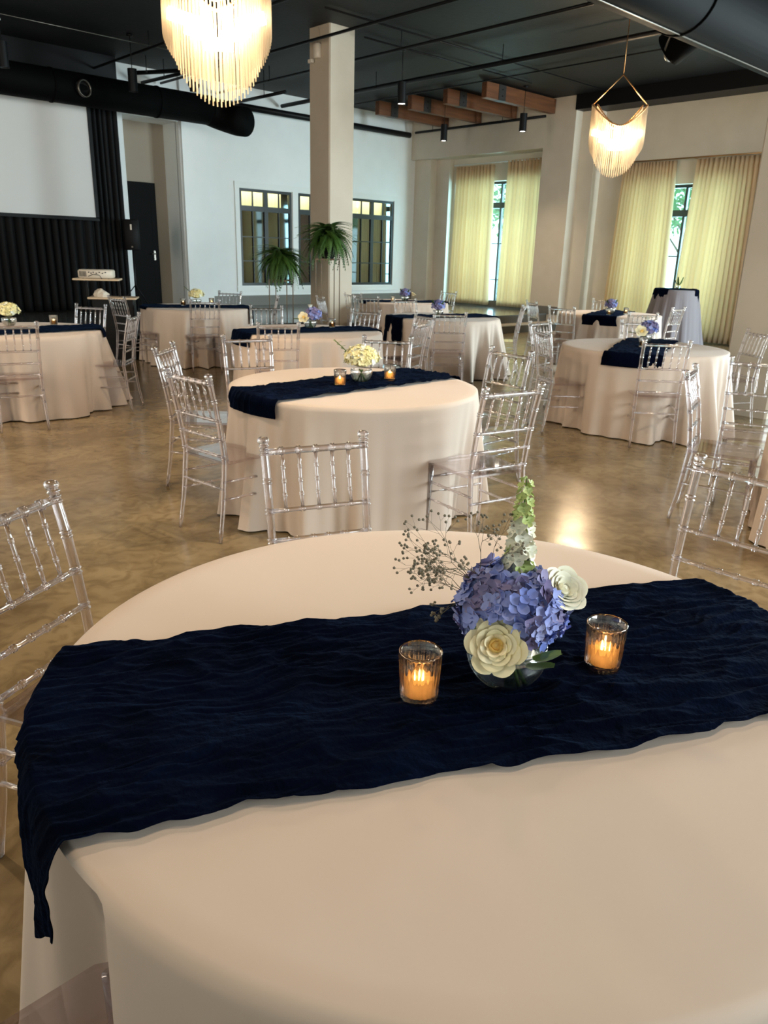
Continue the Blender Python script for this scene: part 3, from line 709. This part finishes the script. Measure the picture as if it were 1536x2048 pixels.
def runner(name, cx, cy, ang, v0, v1, R, label, e0=.06, e1=.06, fine=1.0, nu=120, nv=40, seed=0, hang0=None, hang1=None, H=ZT, uspan=None):
    """gauze strip laid over a round top of radius R centred on (cx,cy); local u along it, v across; ends hang over the rim"""
    a = math.radians(ang); 
    v = np.linspace(0, 1, nv)[None, :]; t = np.linspace(0, 1, nu)[:, None]
    vv = v0+(v1-v0)*v+0*t
    vv = vv+(.014*vnoise(t*17+seed, v*0+3, seed)+.007*vnoise(t*41+seed, v*0+3, seed+9))*(v < .5)*(1-2*v)+(.014*vnoise(t*15, v*0+9, seed+5)+.006*vnoise(t*39+seed, v*0+3, seed+8))*(v > .5)*(2*v-1)
    chord = np.sqrt(np.maximum(R*R-vv**2, .02)); 
    h0 = (hang0(v) if hang0 else e0+0*v); h1 = (hang1(v) if hang1 else e1+0*v)
    ul = -(chord+h0); ur = chord+h1
    u = ul+(ur-ul)*t
    side = np.sign(u+1e-9); over = np.maximum(0, np.abs(u)-chord)          # past the rim the cloth falls straight down
    vc = vv*(1-.9*np.minimum(over, .25)*np.abs(v-.5)*0)
    nx = side*chord/R; ny = vv/R; k = .014*np.tanh(over/.02)+.05*over
    ux = np.where(over > 0, nx, 0); vx = np.where(over > 0, ny, 0)
    X = np.where(over > 0, side*chord+nx*k, u); Y = vc+ny*k*(over > 0)
    Z = H-np.maximum(0, over-.004)
    wr_ = 0*u
    for (su, sv, am, sd) in ((5, 30, 1.0, 1), (9, 62, .5, 2), (22, 85, .22, 3), (6, 13, 1.0, 4)):
        q = vnoise((u+.08*np.sin(7*vv+seed))*su, (vv+.032*vnoise(u*7, vv*9, sd+40+seed)+.012*vnoise(u*19, vv*15, sd+60+seed))*sv*1.0, sd+seed*7)
        wr_ = wr_+am*(1-np.abs(q))**2
    wr_ = wr_*.0078*fine
    hor = np.clip(1-over/.03, 0, 1)
    Z = Z+.003+wr_*(.25+.75*hor); wo = (wr_-.35*wr_.mean())*(1-hor)*1.0; X = X+ux*wo; Y = Y+vx*wo
    c, s_ = math.cos(a), math.sin(a)
    P = np.stack([cx+X*c-Y*s_, cy+X*s_+Y*c, Z], 2)
    o = MB().grid(P).build(name, M['navy']); md = o.modifiers.new('thickness', 'SOLIDIFY'); md.thickness = .0015; md.offset = 1
    return tag(o, label, 'runner', 'navy gauze table runners')

T = {  # name: x, y, R, seed
 'near': (1.056,.895,.790,3), 'second': (3.15,3.64,.775,8), 'right': (7.0,3.79,.775,11), 'left': (2.58,8.0,.775,5),
 'farleft': (5.77,10.16,.775,6), 'column': (5.03,6.56,.775,7), 'purple': (7.9,7.3,.775,9), 'far': (9.8,10.0,.775,10),
 'draped': (11.0,6.6,.775,12), 'edge': (5.02,.96,.775,2)}
WHERE = {'near':'nearest the camera','second':'second from the camera, with pale yellow flowers','right':'at the right with a blue and cream posy','left':'at the left edge of the picture',
 'farleft':'far left in front of the door recess','column':'in front of the central column','purple':'right of the central column, with dusky purple flowers','far':'furthest away, below the interior windows',
 'draped':'beside the tall draped cocktail table','edge':'cut off by the right edge beside the near chairs'}
def near_custom(th, s_, rad):
    d = np.degrees(th) % 360
    # pushed in by the seat of the chair on the left, with a deep fold just in front of it
    v = ssm(160, 166, d)*(1-ssm(183, 189, d)); tgt = .70+0*d
    r2_ = rad*(1-v)+(tgt+.02*s_)*v
    g = np.exp(-((d-150)/9.0)**2); r2_ = r2_+.03*s_*g
    g2 = ssm(184, 192, d)*(1-ssm(204, 222, d)); r2_ = r2_*(1-g2)+(.80+.05*s_)*g2
    return r2_
for k, (x, y, R, seed) in T.items():
    table_under(x, y, R, 'round table under the white cloth '+WHERE[k])
    big = k in ('near', 'second')
    o, f = make_cloth('tablecloth', R, seed, M['cloth'], nth=480 if big else 300, nz=26 if big else 16, custom=near_custom if k == 'near' else None,
                      flare=.02 if big else .09, amp=(.15 if k == 'second' else .10) if big else .20)
    o.location = (x, y, 0); tag(o, 'white cloth on the round table '+WHERE[k], 'tablecloth', 'white round tablecloths')
ZR = ZT
def near_h0(v):
    # left end: short overhang, growing to a gathered tail at the front corner (low v)
    return .045+.02*np.sin(9*v)+.125*(1-ssm(.17,.36,v))-.02*np.sin(v*28+1)*(v < .3)
runner('table_runner', 1.056, .895, -26.2, -.345, .222, .790, 'navy gauze runner across the nearest table, under the candles', nu=620, nv=210, fine=1.0, seed=3, hang0=near_h0, e1=.12)
runner('table_runner', 3.15, 3.64, 1, -.22, .26, .775, 'navy gauze runner across the second table, tail hanging at its left', nu=260, nv=80, fine=1.2, seed=4, e0=.10, e1=.03)
runner('table_runner', 7.0, 3.79, 22, -.25, .25, .775, 'navy gauze runner hanging over the near edge of the right table', nu=120, nv=36, seed=5, e0=.12, e1=.05)
runner('table_runner', 2.58, 8.0, 3, -.50, .05, .775, 'navy gauze runner on the leftmost table', nu=120, nv=36, seed=6, e0=.06, e1=.08)
runner('table_runner', 5.77, 10.16, -28, -.36, .2, .775, 'navy gauze runner on the far left table, tail hanging at its right end', nu=100, nv=30, seed=7, e0=.03, e1=.22)
runner('table_runner', 5.03, 6.56, -12, -.25, .25, .775, 'navy gauze runner on the table before the central column', nu=120, nv=36, seed=8, e0=.13, e1=.05)
runner('table_runner', 7.9, 7.3, -16, -.25, .25, .775, 'navy gauze runner on the purple flower table, long tail at its left', nu=100, nv=30, seed=9, e0=.35, e1=.1)
runner('table_runner', 9.8, 10.0, -30, -.27, .27, .775, 'navy gauze runner on the furthest table', nu=90, nv=26, seed=10, e0=.04, e1=.04)
runner('table_runner', 11.0, 6.6, 20, -.25, .25, .775, 'navy gauze runner on the table by the tall draped table, tail hanging toward the camera', nu=90, nv=26, seed=12, e0=.14, e1=.04)

# tall cocktail table with draped cloth
cx, cyy = 14.17, 7.16
table_under(cx, cyy, .38, 'tall cocktail table hidden under its grey white cloth', H=1.07)
o, f = make_cloth('tablecloth', .385, 21, M['cloth_grey'], H=1.07, flare=.26, amp=.10, nth=220, nz=14); o.location = (cx, cyy, 0)
tag(o, 'grey white floor length cloth on the tall cocktail table by the curtains', 'tablecloth')
runner('table_topper', cx, cyy, -46, -.30, .30, .385, 'navy gauze square over the tall cocktail table, corners hanging', nu=80, nv=40, seed=13, H=1.072,
       hang0=lambda v: .28+.12*np.cos(2*PI*v), hang1=lambda v: .36+.2*np.cos(2*PI*v))

# ------------------------------------------------------------------ candles
def make_candle(light=0.0):
    t = thing('votive_candle', cat='candle', label='x')
    n = 96; r0, r1, H = .0330, .0385, .098; V = []; prof = [(r0*.90,.0,.3),(r0,.004,1),(r0+(r1-r0)*.5,.05,1),(r1,H-.006,1),(r1+.001,H-.001,.15),(r1-.001,H+.0015,0),(r1-.004,H-.001,0),(r1-.0055,H-.02,0),(r0-.0045,.014,0),(0.001,.012,0)]
    for r, z, fl in prof:
        for k in range(n): a = 2*PI*k/n; rr_ = r+fl*.0019*(1-abs(math.sin(11*a))*1.6); V.append((rr_*math.cos(a), rr_*math.sin(a), z))
    F = [(i*n+k, i*n+(k+1) % n, (i+1)*n+(k+1) % n, (i+1)*n+k) for i in range(len(prof)-1) for k in range(n)]+[tuple(range(n))[::-1]]
    MB().add(V, F).build('ribbed_glass', M['glass'], t)
    MB().lathe([(0,.013),(.0225,.013),(.0235,.016),(.0235,.046),(.021,.048),(.012,.043),(0,.0425)], 24).build('tealight', M['wax'], t)
    MB().lathe([(0,.043),(.0022,.045),(.0034,.049),(.0024,.054),(.0008,.059),(0,.061)], 12).build('flame', M['flame'], t)
    MB().tube([(0,0,.042),(0,0,.047)], .0008, 5).build('wick', M['black'], t)
    return t
cand = make_candle()
def flame_light(t, e):
    l = bpy.data.lights.new('candle_light', 'POINT'); l.energy = e; l.color = (1,.55,.2); l.shadow_soft_size = .007
    o = bpy.data.objects.new('candle_light', l); COL.objects.link(o); o.parent = t; o.location = (0,0,.032)
CN = [(.89,.835,1,'ribbed glass candle left of the blue hydrangea bowl on the nearest table',.10),
 (1.25,.675,1,'ribbed glass candle right of the blue hydrangea bowl on the nearest table',.10),
 (3.0,3.60,1,'ribbed glass candle left of the yellow flowers on the second table',.06),
 (3.42,3.60,1,'ribbed glass candle right of the yellow flowers on the second table',.06),
 (2.97,8.12,0,'ribbed glass candle on the leftmost table',0), (5.40,6.62,0,'ribbed glass candle on the table before the central column',0),
 (5.62,10.28,0,'ribbed glass candle left of the flowers on the far left table',0), (6.05,10.22,0,'ribbed glass candle right of the flowers on the far left table',0),
 (9.38,9.85,0,'ribbed glass candle on the furthest table',0), (10.55,6.35,0,'ribbed glass candle left of the posy by the tall draped table',0), (10.95,6.30,0,'ribbed glass candle right of the posy by the tall draped table',0),
 (6.85,3.72,0,'ribbed glass candle on the right table behind the chair back',0)]
for i, (x, y, nr, lb, e) in enumerate(CN):
    c = cand if i == 0 else copy_tree(cand)
    place(c, (x, y, ZT+.012), i*.7, lb, 'votive candles on the navy runners')
for c in [o for o in COL.objects if o.name.startswith('votive_candle')][:4]: flame_light(c, .16)

# ------------------------------------------------------------------ flowers
def petal_mesh(L, W, cup, m, tip=.25, nl=5, nw=5):
    P = np.zeros((nl, nw, 3))
    for i in range(nl):
        s_ = i/(nl-1); wdt = W*math.sin(PI*(.12+.78*s_))**.7
        for j in range(nw):
            q = (j/(nw-1)-.5)*2
            P[i, j] = (q*wdt/2, s_*L, cup*s_*s_+.25*W*q*q*(.4+.6*s_)*.6-tip*L*max(0, s_-.75))
    return P
def floret_mesh(sz, m, name='floret'):
    mb = MB()
    for k in range(4):
        P = petal_mesh(sz*.62, sz*.62, .12*sz, m, .1, 4, 4).reshape(-1, 3); R = Matrix.Rotation(k*PI/2+.2, 3, 'Z')
        V = [R @ Vector(p)+Vector((0,0,.002*(k % 2))) for p in P]
        mb.add(V, [(i*4+j, (i+1)*4+j, (i+1)*4+j+1, i*4+j+1) for i in range(3) for j in range(3)])
    mb.lathe([(0,.006*sz/.02),(.0015,.003),(0,0)], 5)
    return mb
def bloom(parent, c, rad, n, sz, mats, seed, name='hydrangea', flat=.85, zmin=-.45, avoid=()):
    rr = random.Random(seed); core = MB()
    core.lathe([(rad*.80*math.sin(a), -rad*flat*.80*math.cos(a)) for a in np.linspace(0, PI, 9)], 14)
    b = core.build(name, mats[0], parent); b.location = c
    protos = [None]*len(mats); ga = PI*(3-math.sqrt(5)); cnt = 0
    for k in range(n):
        z = 1-(1-zmin)*(k+.5)/n; r = math.sqrt(max(0, 1-z*z)); a = ga*k
        d = Vector((r*math.cos(a), r*math.sin(a), z))
        if any(d.dot(Vector(q).normalized()) > lim for q, lim in avoid): continue
        j = rr.randrange(len(mats))
        if protos[j] is None: o = floret_mesh(sz, mats[j]).build('floret', mats[j], b); protos[j] = o
        else: o = protos[j].copy(); COL.objects.link(o)
        q = d.to_track_quat('Z', 'Y').to_matrix().to_4x4(); tilt = Matrix.Rotation(rr.uniform(-.5,.5), 4, 'X') @ Matrix.Rotation(rr.uniform(0, 6.3), 4, 'Z')
        o.matrix_local = Matrix.Translation(Vector((d.x*rad, d.y*rad, d.z*rad*flat))*rr.uniform(.90, 1.08)) @ q @ tilt @ Matrix.Scale(rr.uniform(.85,1.2), 4)
    return b
def rose(parent, c, direction, rad, mats, heart, seed, open_=1.0, name='rose'):
    rr = random.Random(seed); base = MB().lathe([(0,-.55*rad),(.35*rad,-.35*rad),(.5*rad,-.05*rad),(.26*rad,.40*rad),(.10*rad,.52*rad),(.0,.54*rad)], 14).build(name, heart, parent)
    base.matrix_local = Matrix.Translation(c) @ Vector(direction).to_track_quat('Z', 'Y').to_matrix().to_4x4()
    k = 0
    for ringi, (n, r0, lean, L, W) in enumerate(((3,.10,-.05,.80,.34),(3,.18,.0,.86,.50),(4,.28,.06,.92,.66),(4,.38,.14,.96,.85),(5,.50,.26,1.0,1.02),(5,.62,.42,1.0,1.16),(6,.72,.66,.98,1.22))):
        for i in range(n):
            a = 2*PI*i/n+ringi*.6+rr.uniform(-.1,.1); nl, nw = 7, 7; P = np.zeros((nl, nw, 3))
            lean2 = lean*open_
            for u in range(nl):
                s_ = u/(nl-1); wdt = W*rad*(.45+.55*math.sin(PI*min(1, .25+.6*s_)))
                for v in range(nw):
                    q = (v/(nw-1)-.5)*2; cur = .55*wdt*q*q*(.42)
                    rr_ = r0*rad*(.55+.45*s_)+lean2*rad*.55*s_*s_+(.14*rad*max(0, s_-.7)/.3 if ringi > 1 else 0)-cur
                    z = (-.55+L*s_*(1.0-.25*lean2*s_))*rad+(.05*rad)*(1-q*q)*s_-(.10*rad*max(0, s_-.8)/.2 if ringi > 2 else 0)
                    P[u, v] = (q*wdt/2, rr_, z+.25*rad)
            R = Matrix.Rotation(a, 3, 'Z'); V = [R @ Vector(p) for p in P.reshape(-1, 3)]
            o = MB().add(V, [(x_*nw+y_, (x_+1)*nw+y_, (x_+1)*nw+y_+1, x_*nw+y_+1) for x_ in range(nl-1) for y_ in range(nw-1)]).build('petal', heart if ringi < 2 else mats, base)
            k += 1
    return base
def bowl(parent, r=.072, h=.085, wet=.5):
    prof = []; 
    for a in np.linspace(.38, 1.80, 12): prof.append((r*math.sin(a), r-r*math.cos(a)-.0045))
    inner = [(p[0]-.0022, p[1]+.001) for p in prof[::-1]]
    MB().lathe([(0.001,0)]+prof+inner+[(.001,.004)], 40).build('glass_bowl', M['bowl'], parent)
    wz = r*.72; pr = [(max(.001, p[0]-.0055), p[1]+.004) for p in prof if p[1] < wz]
    MB().lathe([(.001, pr[0][1])]+pr+[(.001, pr[-1][1])], 28).build('water', M['water'], parent)
def stems(parent, n, h, r, seed):
    rr = random.Random(seed)
    for k in range(n):
        a = rr.random()*6.3; MB().tube([(math.cos(a)*r,math.sin(a)*r,.010),(math.cos(a)*r*.3,math.sin(a)*r*.3,h*.6),(-math.cos(a)*r*.5,-math.sin(a)*r*.5,h)], .0035, 6).build('stem', M['stem'], parent)
def leaf(parent, a, c, L=.05, W=.025, up=.2, m='leaf'):
    P = petal_mesh(L, W, up*L, None, .3, 6, 5).reshape(-1, 3); R = Matrix.Rotation(a, 3, 'Z')
    return MB().add([R @ Vector(p)+Vector(c) for p in P], [(i*5+j, (i+1)*5+j, (i+1)*5+j+1, i*5+j+1) for i in range(5) for j in range(4)]).build('leaf', M[m], parent)
# camera-facing side of the near bowl is roughly (-.8,-.6)
t = thing('flower_arrangement', (1.048,.762,ZT+.014), label='blue hydrangea and cream roses in a glass bowl on the nearest table', cat='flowers')
bowl(t, .076)
stems(t, 6, .10, .035, 2)
vd = Vector((-.80,-.60,0)).normalized(); rt_ = Vector((.60*1.1,-.80,0)).normalized()   # towards the viewer, and to the viewer's right
bloom(t, (0,0,.158), .093, 170, .033, [M['blue_petal'], M['blue_petal'], M['purple_petal'], M['blue_petal']], 5, flat=.86, zmin=-.42, avoid=[(vd-rt_*.25+Vector((0,0,-.38)), .82), (rt_*.9+Vector((0,0,.42)), .90)])
c1 = vd*.084+rt_*-.020+Vector((0,0,.124)); rose(t, c1, vd*1.0+rt_*-.05+Vector((0,0,.50)), .046, M['rose_petal'], M['rose_heart'], 3)
c2 = rt_*.085+vd*.0+Vector((0,0,.196)); rose(t, c2, rt_*.40+vd*.55+Vector((0,0,.75)), .044, M['white_petal'], M['white_petal'], 8, .55)
for a, cc, LL in ((2.2, vd*.055+Vector((0,0,.085)), .055), (3.5, vd*.06+rt_*.035+Vector((0,0,.075)), .05), (4.0, vd*.08+rt_*.045+Vector((0,0,.10)), .05), (5.2, rt_*.06+Vector((0,0,.085)), .045), (1.1, Vector((0,.05,.09)), .05)):
    leaf(t, a, cc, LL, .03, .3)
# delphinium spike
dl = MB().tube([(0,0,.20),(.004,-.002,.28),(.0,.0,.36),(.002,.001,.405)], [.0028,.0024,.0018,.001], 6).build('delphinium_spike', M['stem'], t); dl.location = (rt_*.008-vd*.01)
rr = random.Random(4); pw = pg = None
for k in range(46):
    z = .215+.185*(k/45); top = k/45; sz = .034*(1-.6*top); a = k*2.4; rad = .020*(1-.62*top)
    mm = M['green_petal'] if top > .60 or (k % 7 == 0) else M['white_petal']
    if mm is M['white_petal']:
        if pw is None: o = pw = floret_mesh(.028, mm).build('floret', mm, dl)
        else: o = pw.copy(); COL.objects.link(o)
    else:
        if pg is None: o = pg = floret_mesh(.026, mm).build('bud', mm, dl)
        else: o = pg.copy(); COL.objects.link(o)
    d = Vector((math.cos(a), math.sin(a), .35+.5*top)); d.normalize()
    o.matrix_local = Matrix.Translation((math.cos(a)*rad, math.sin(a)*rad, z)) @ d.to_track_quat('Z', 'Y').to_matrix().to_4x4() @ Matrix.Scale(sz/.026, 4)
# gypsophila spray
gy = MB(); gb = MB(); rr = random.Random(11)
def twig(p, d, L, r, lev):
    q = p+d*L; gy.tube([p, p+d*L*.5+Vector((rr.uniform(-1,1),rr.uniform(-1,1),0))*L*.05, q], [r, r*.85, r*.7], 5, False)
    if lev == 0:
        gb.lathe([(0,-.0022),(.0024,-.001),(.0028,.001),(.0012,.003),(0,.003)], 6, q); return
    for k in range(2 if lev != 3 else 3):
        ax = Vector((rr.uniform(-1,1), rr.uniform(-1,1), rr.uniform(-1,1))).normalized()
        nd = (d+ax*.62).normalized(); twig(q, nd, L*rr.uniform(.62,.9), r*.72, lev-1)
s0 = Vector((0,0,.17))-rt_*.045
for (u_, z_, L) in ((-1.0,.35,.045),(-.75,.95,.052),(-.45,1.25,.052),(-.95,.1,.034),(-.6,.75,.054),(-.3,1.3,.045)):
    d = (rt_*-1*abs(u_)-vd*-.05+Vector((0,0,z_))).normalized(); twig(s0, d, L, .0011, 5)
sp = gy.build('gypsophila_twigs', M['twig'], t); sp['kind'] = 'stuff'
sp = gb.build('gypsophila_buds', M['bud'], t); sp['kind'] = 'stuff'

def posy(x, y, kind, label, sc=1.0, near=False):
    t = thing('flower_arrangement', (x, y, ZT+.014), label=label, cat='flowers')
    bowl(t, .070); stems(t, 4, .08, .03, 1)
    if kind == 'yellow':
        bloom(t, (0,0,.150), .100, 120, .032, [M['yellow_bloom'], M['white_petal'], M['yellow_bloom']], 3, 'carnation_cluster', .7, -.3)
        rose(t, rt_*.075+Vector((0,0,.150)), rt_*.4+Vector((0,0,1)), .045, M['white_petal'], M['yellow_bloom'], 2)
        st = MB().tube([(-.05*rt_.x,-.05*rt_.y,.14),(-.12*rt_.x,-.12*rt_.y,.21),(-.17*rt_.x,-.17*rt_.y,.25)], .003, 5).build('green_spray', M['stem'], t)
        for k in range(14):
            s_ = k/13; leaf(t, k*2.1, (-(.07+.10*s_)*rt_.x, -(.07+.10*s_)*rt_.y, .155+.10*s_), .028, .016, .2, 'green_leaf' if False else 'leaf')
    elif kind == 'blue':
        bloom(t, (rt_.x*.03, rt_.y*.03, .145), .085, 60, .034, [M['blue_petal'], M['purple_petal']], 6, 'hydrangea', .85, -.4)
        rose(t, vd*.06-rt_*.05+Vector((0,0,.115)), vd*.9+Vector((0,0,.45)), .052, M['rose_petal'], M['rose_heart'], 5)
        for k in range(3): leaf(t, math.atan2(-rt_.y, -rt_.x)-PI/2+.3*(k-1), vd*.03-rt_*.06+Vector((0,0,.09)), .11, .03, .15)
        rose(t, Vector((0,0,.23)), (0,0,1), .03, M['white_petal'], M['white_petal'], 9, .5)
    else:
        bloom(t, (0,0,.14), .085, 50, .036, [M['purple_petal'], M['blue_petal']], 7, 'hydrangea', .85, -.4)
        if kind == 'purple2': rose(t, rt_*.14+Vector((0,0,.12)), rt_*.6+Vector((0,0,1)), .045, M['rose_petal'], M['rose_petal'], 5)
        for k in range(4): leaf(t, k*1.5, (0,0,.12), .12, .035, .8, 'fern')
    return t
posy(3.20, 3.63, 'yellow', 'pale yellow and cream flowers in a glass bowl on the second table')
posy(7.20, 3.90, 'blue', 'blue posy with one cream rose and a long leaf on the right table')
posy(2.55, 8.15, 'yellow', 'cream flowers at the left edge on the leftmost table')
posy(5.82, 10.25, 'yellow', 'pale cream flower on the far left table, below the door recess')
posy(5.10, 6.62, 'blue', 'cream rose and blue posy on the table before the central column')
posy(7.72, 7.22, 'purple', 'dusky purple hydrangea on the table right of the central column')
posy(9.72, 9.9, 'purple2', 'dusky purple hydrangea with a pale lily on the furthest table')
posy(10.75, 6.45, 'purple', 'dark purple posy with sprigs on the table by the tall draped table')
# tall little posy on the cocktail table
t = thing('flower_arrangement', (14.2, 7.15, 1.08), label='small dark sprig vase on the tall draped cocktail table', cat='flowers'); bowl(t, .05)
for k in range(7): leaf(t, k*.9, (0,0,.07), .11, .035, 1.4, 'fern')
stems(t, 3, .12, .02, 3)

# ------------------------------------------------------------------ ferns on stands
def frond_mesh(L, m):
    mb = MB(); n = 13; pts = []
    for i in range(n+1):
        s_ = i/n; pts.append(Vector((0, L*(s_-.30*s_*s_), L*(.80*s_-1.45*s_*s_))))
    mb.tube(pts, [.003*(1-.7*i/n) for i in range(n+1)], 4, False)
    for i in range(1, n):
        for q in range(2):
            s_ = (i+q*.5)/n; a_ = pts[i].lerp(pts[i+1], q*.5); w_ = .048*math.sin(PI*min(1, .15+.85*s_))**.8*(1.15-s_)+.008; d = (pts[i+1]-pts[i]).normalized()
            for sx in (-1, 1):
                p1 = a_+Vector((sx*w_, 0, -.012))+d*.006; wd = d*.012
                mb.add([a_-wd, a_+wd, p1+wd*.4, p1-wd*.4], [(0,1,2,3)])
    return mb
def fern(x, y, hs, label_f, label_s, R, n, seed):
    st = thing('plant_stand', (x, y, 0), .6, label=label_s, cat='stand'); h = .15
    for i, (sx, sy) in enumerate(((-1,-1),(1,-1),(1,1),(-1,1))): MB().box((sx*h, sy*h, hs/2), (0.013,0.013,hs)).build('leg', M['bronze'], st, False)
    for z in (.02, hs-.01):
        b = MB()
        for sx in (-1, 1): b.box((sx*h,0,z), (0.013,2*h,0.013)); b.box((0,sx*h,z), (2*h,0.013,0.013))
        b.build('frame_ring', M['bronze'], st, False)
    MB().box((0,0,hs), (2*h+.02,2*h+.02,.012), bev=.004).build('top_plate', M['bronze'], st, False)
    t = thing('potted_fern', (x, y, hs+.006), label=label_f, cat='plant'); rr = random.Random(seed)
    MB().lathe([(0,0),(.09,0),(.125,.17),(.13,.18),(.115,.18),(.11,.16),(0,.16)], 20).build('pot', M['black_plastic'], t, auto=40)
    pr = [frond_mesh(.42, None).build('frond', M['fern'], t), frond_mesh(.42, None).build('frond', M['fern2'], t)]
    for k in range(n):
        o = pr[k] if k < 2 else pr[k % 2 if rr.random() < .8 else 0].copy()
        if k >= 2: COL.objects.link(o)
        a = k*2.399; el = rr.uniform(-.35, .9) if k % 3 else rr.uniform(.8, 1.25); sc = R/.42*rr.uniform(.6, 1.15)
        o.matrix_local = Matrix.Translation((.03*math.cos(a), .03*math.sin(a), .20+.10*rr.random())) @ Matrix.Rotation(a, 4, 'Z') @ Matrix.Rotation(el, 4, 'X') @ Matrix.Rotation(rr.uniform(-.4,.4), 4, 'Y') @ Matrix.Scale(sc, 4)
    return t
fern(7.9, 9.8, 1.46, 'higher boston fern with arching fronds in front of the central column', 'tall thin metal stand under the higher fern, by the column', .50, 240, 1)
fern(7.66, 10.72, 1.11, 'lower boston fern left of the central column', 'thin metal stand under the lower fern', .48, 240, 2)

# ------------------------------------------------------------------ projector cart, projector, speaker
t = thing('projector_cart', (4.72, 11.05, 0), label='black projector cart with two pale shelves, left of the door recess', cat='cart')
yaw = -.72
t.rotation_euler = (0,0,-.55)
MB().box((0,0,1.11), (.62,.42,.025), bev=.01).build('top_shelf', M['oak'], t, False)
MB().box((.20,-.02,.86), (.66,.44,.025), bev=.01).build('middle_shelf', M['oak'], t, False)
MB().box((.2,0,.42), (.56,.36,.84), bev=.01).build('cabinet', M['black_plastic'], t, False)
for sx in (-.22, .22): MB().box((sx+.05,.1,.98), (.03,.03,.26)).build('post', M['black'], t, False)
t = thing('projector', (4.70, 11.02, 1.123), -.55, label='cream projector box on the top shelf of the cart', cat='projector')
MB().box((0,0,.062), (.46,.33,.115), bev=.03).build('body', M['plastic_white'], t)
for k in range(6): MB().box((-.20+.016*k,-.168,.062), (.007,.006,.07)).build('vent_slat', M['plate'], t, False)
for k, x in enumerate((-.08,-.05,-.02,.02,.06,.10,.14)): MB().box((x,-.168,.085-.012*(k % 2)), (.018,.006,.012)).build('port', M['black'], t, False)
for sx in (-1, 1):
    for sy in (-1, 1): MB().lathe([(0,0),(.012,0),(.012,.006),(0,.006)], 8, (sx*.17,sy*.11,-.0)).build('foot', M['black'], t)
MB().tube([(-.09,-.175,.03),(-.02,-.2,.06),(.06,-.2,.05),(.09,-.18,.0)], .004, 6).build('cable', M['black'], t)
t = thing('paper_bag', (4.72, 10.98, .873), .3, label='crumpled tan paper bundle on the middle shelf of the cart', cat='bag')
v = []; rr = random.Random(3)
mb = MB().lathe([(0,0),(.10,0),(.11,.03),(.08,.07),(.04,.10),(.0,.11)], 9); mb.v = [(x+rr.uniform(-.012,.012), y+rr.uniform(-.012,.012), max(0, z+(rr.uniform(-.01,.01) if z > 0 else 0))) for x, y, z in mb.v]
mb.build('paper', M['plastic_white'], t, False)
t = thing('speaker', (7.10, 14.85, 1.50), -.5, label='black loudspeaker on a pole beside the white door recess', cat='speaker')
MB().prism([(-.15,-.10),(-.11,-.16),(.11,-.16),(.15,-.10),(.11,.14),(-.11,.14)], 0, .56, top_in=.02).build('cabinet', M['black_plastic'], t)
MB().box((0,-.162,.42), (.03,.006,.10)).build('badge', M['plastic_white'], t, False)
MB().box((0,-.163,.06), (.03,.006,.03)).build('badge', M['seam'], t, False)
t = thing('speaker_stand', (7.10, 14.85, HP), label='black pole stand carrying the loudspeaker on the stage', cat='stand')
MB().tube([(0,0,.02),(0,0,1.15)], .02, 10).build('pole', M['black'], t)
for k in range(3):
    a = k*2.094+.4; MB().tube([(0,0,.5),(.42*math.cos(a),.42*math.sin(a),.01)], .011, 6).build('leg', M['black'], t)
t = thing('music_stand', (6.0, 14.6, HP), label='thin dark stand on the stage in front of the black drape', cat='stand')
MB().tube([(0,0,.0),(0,0,.62)], .009, 6).build('pole', M['black'], t); MB().lathe([(0,0),(.14,0),(.14,.012),(0,.02)], 14).build('base', M['black'], t)
MB().box((.03,0,.64), (.12,.05,.10), bev=.01).build('holder', M['seam'], t, False)
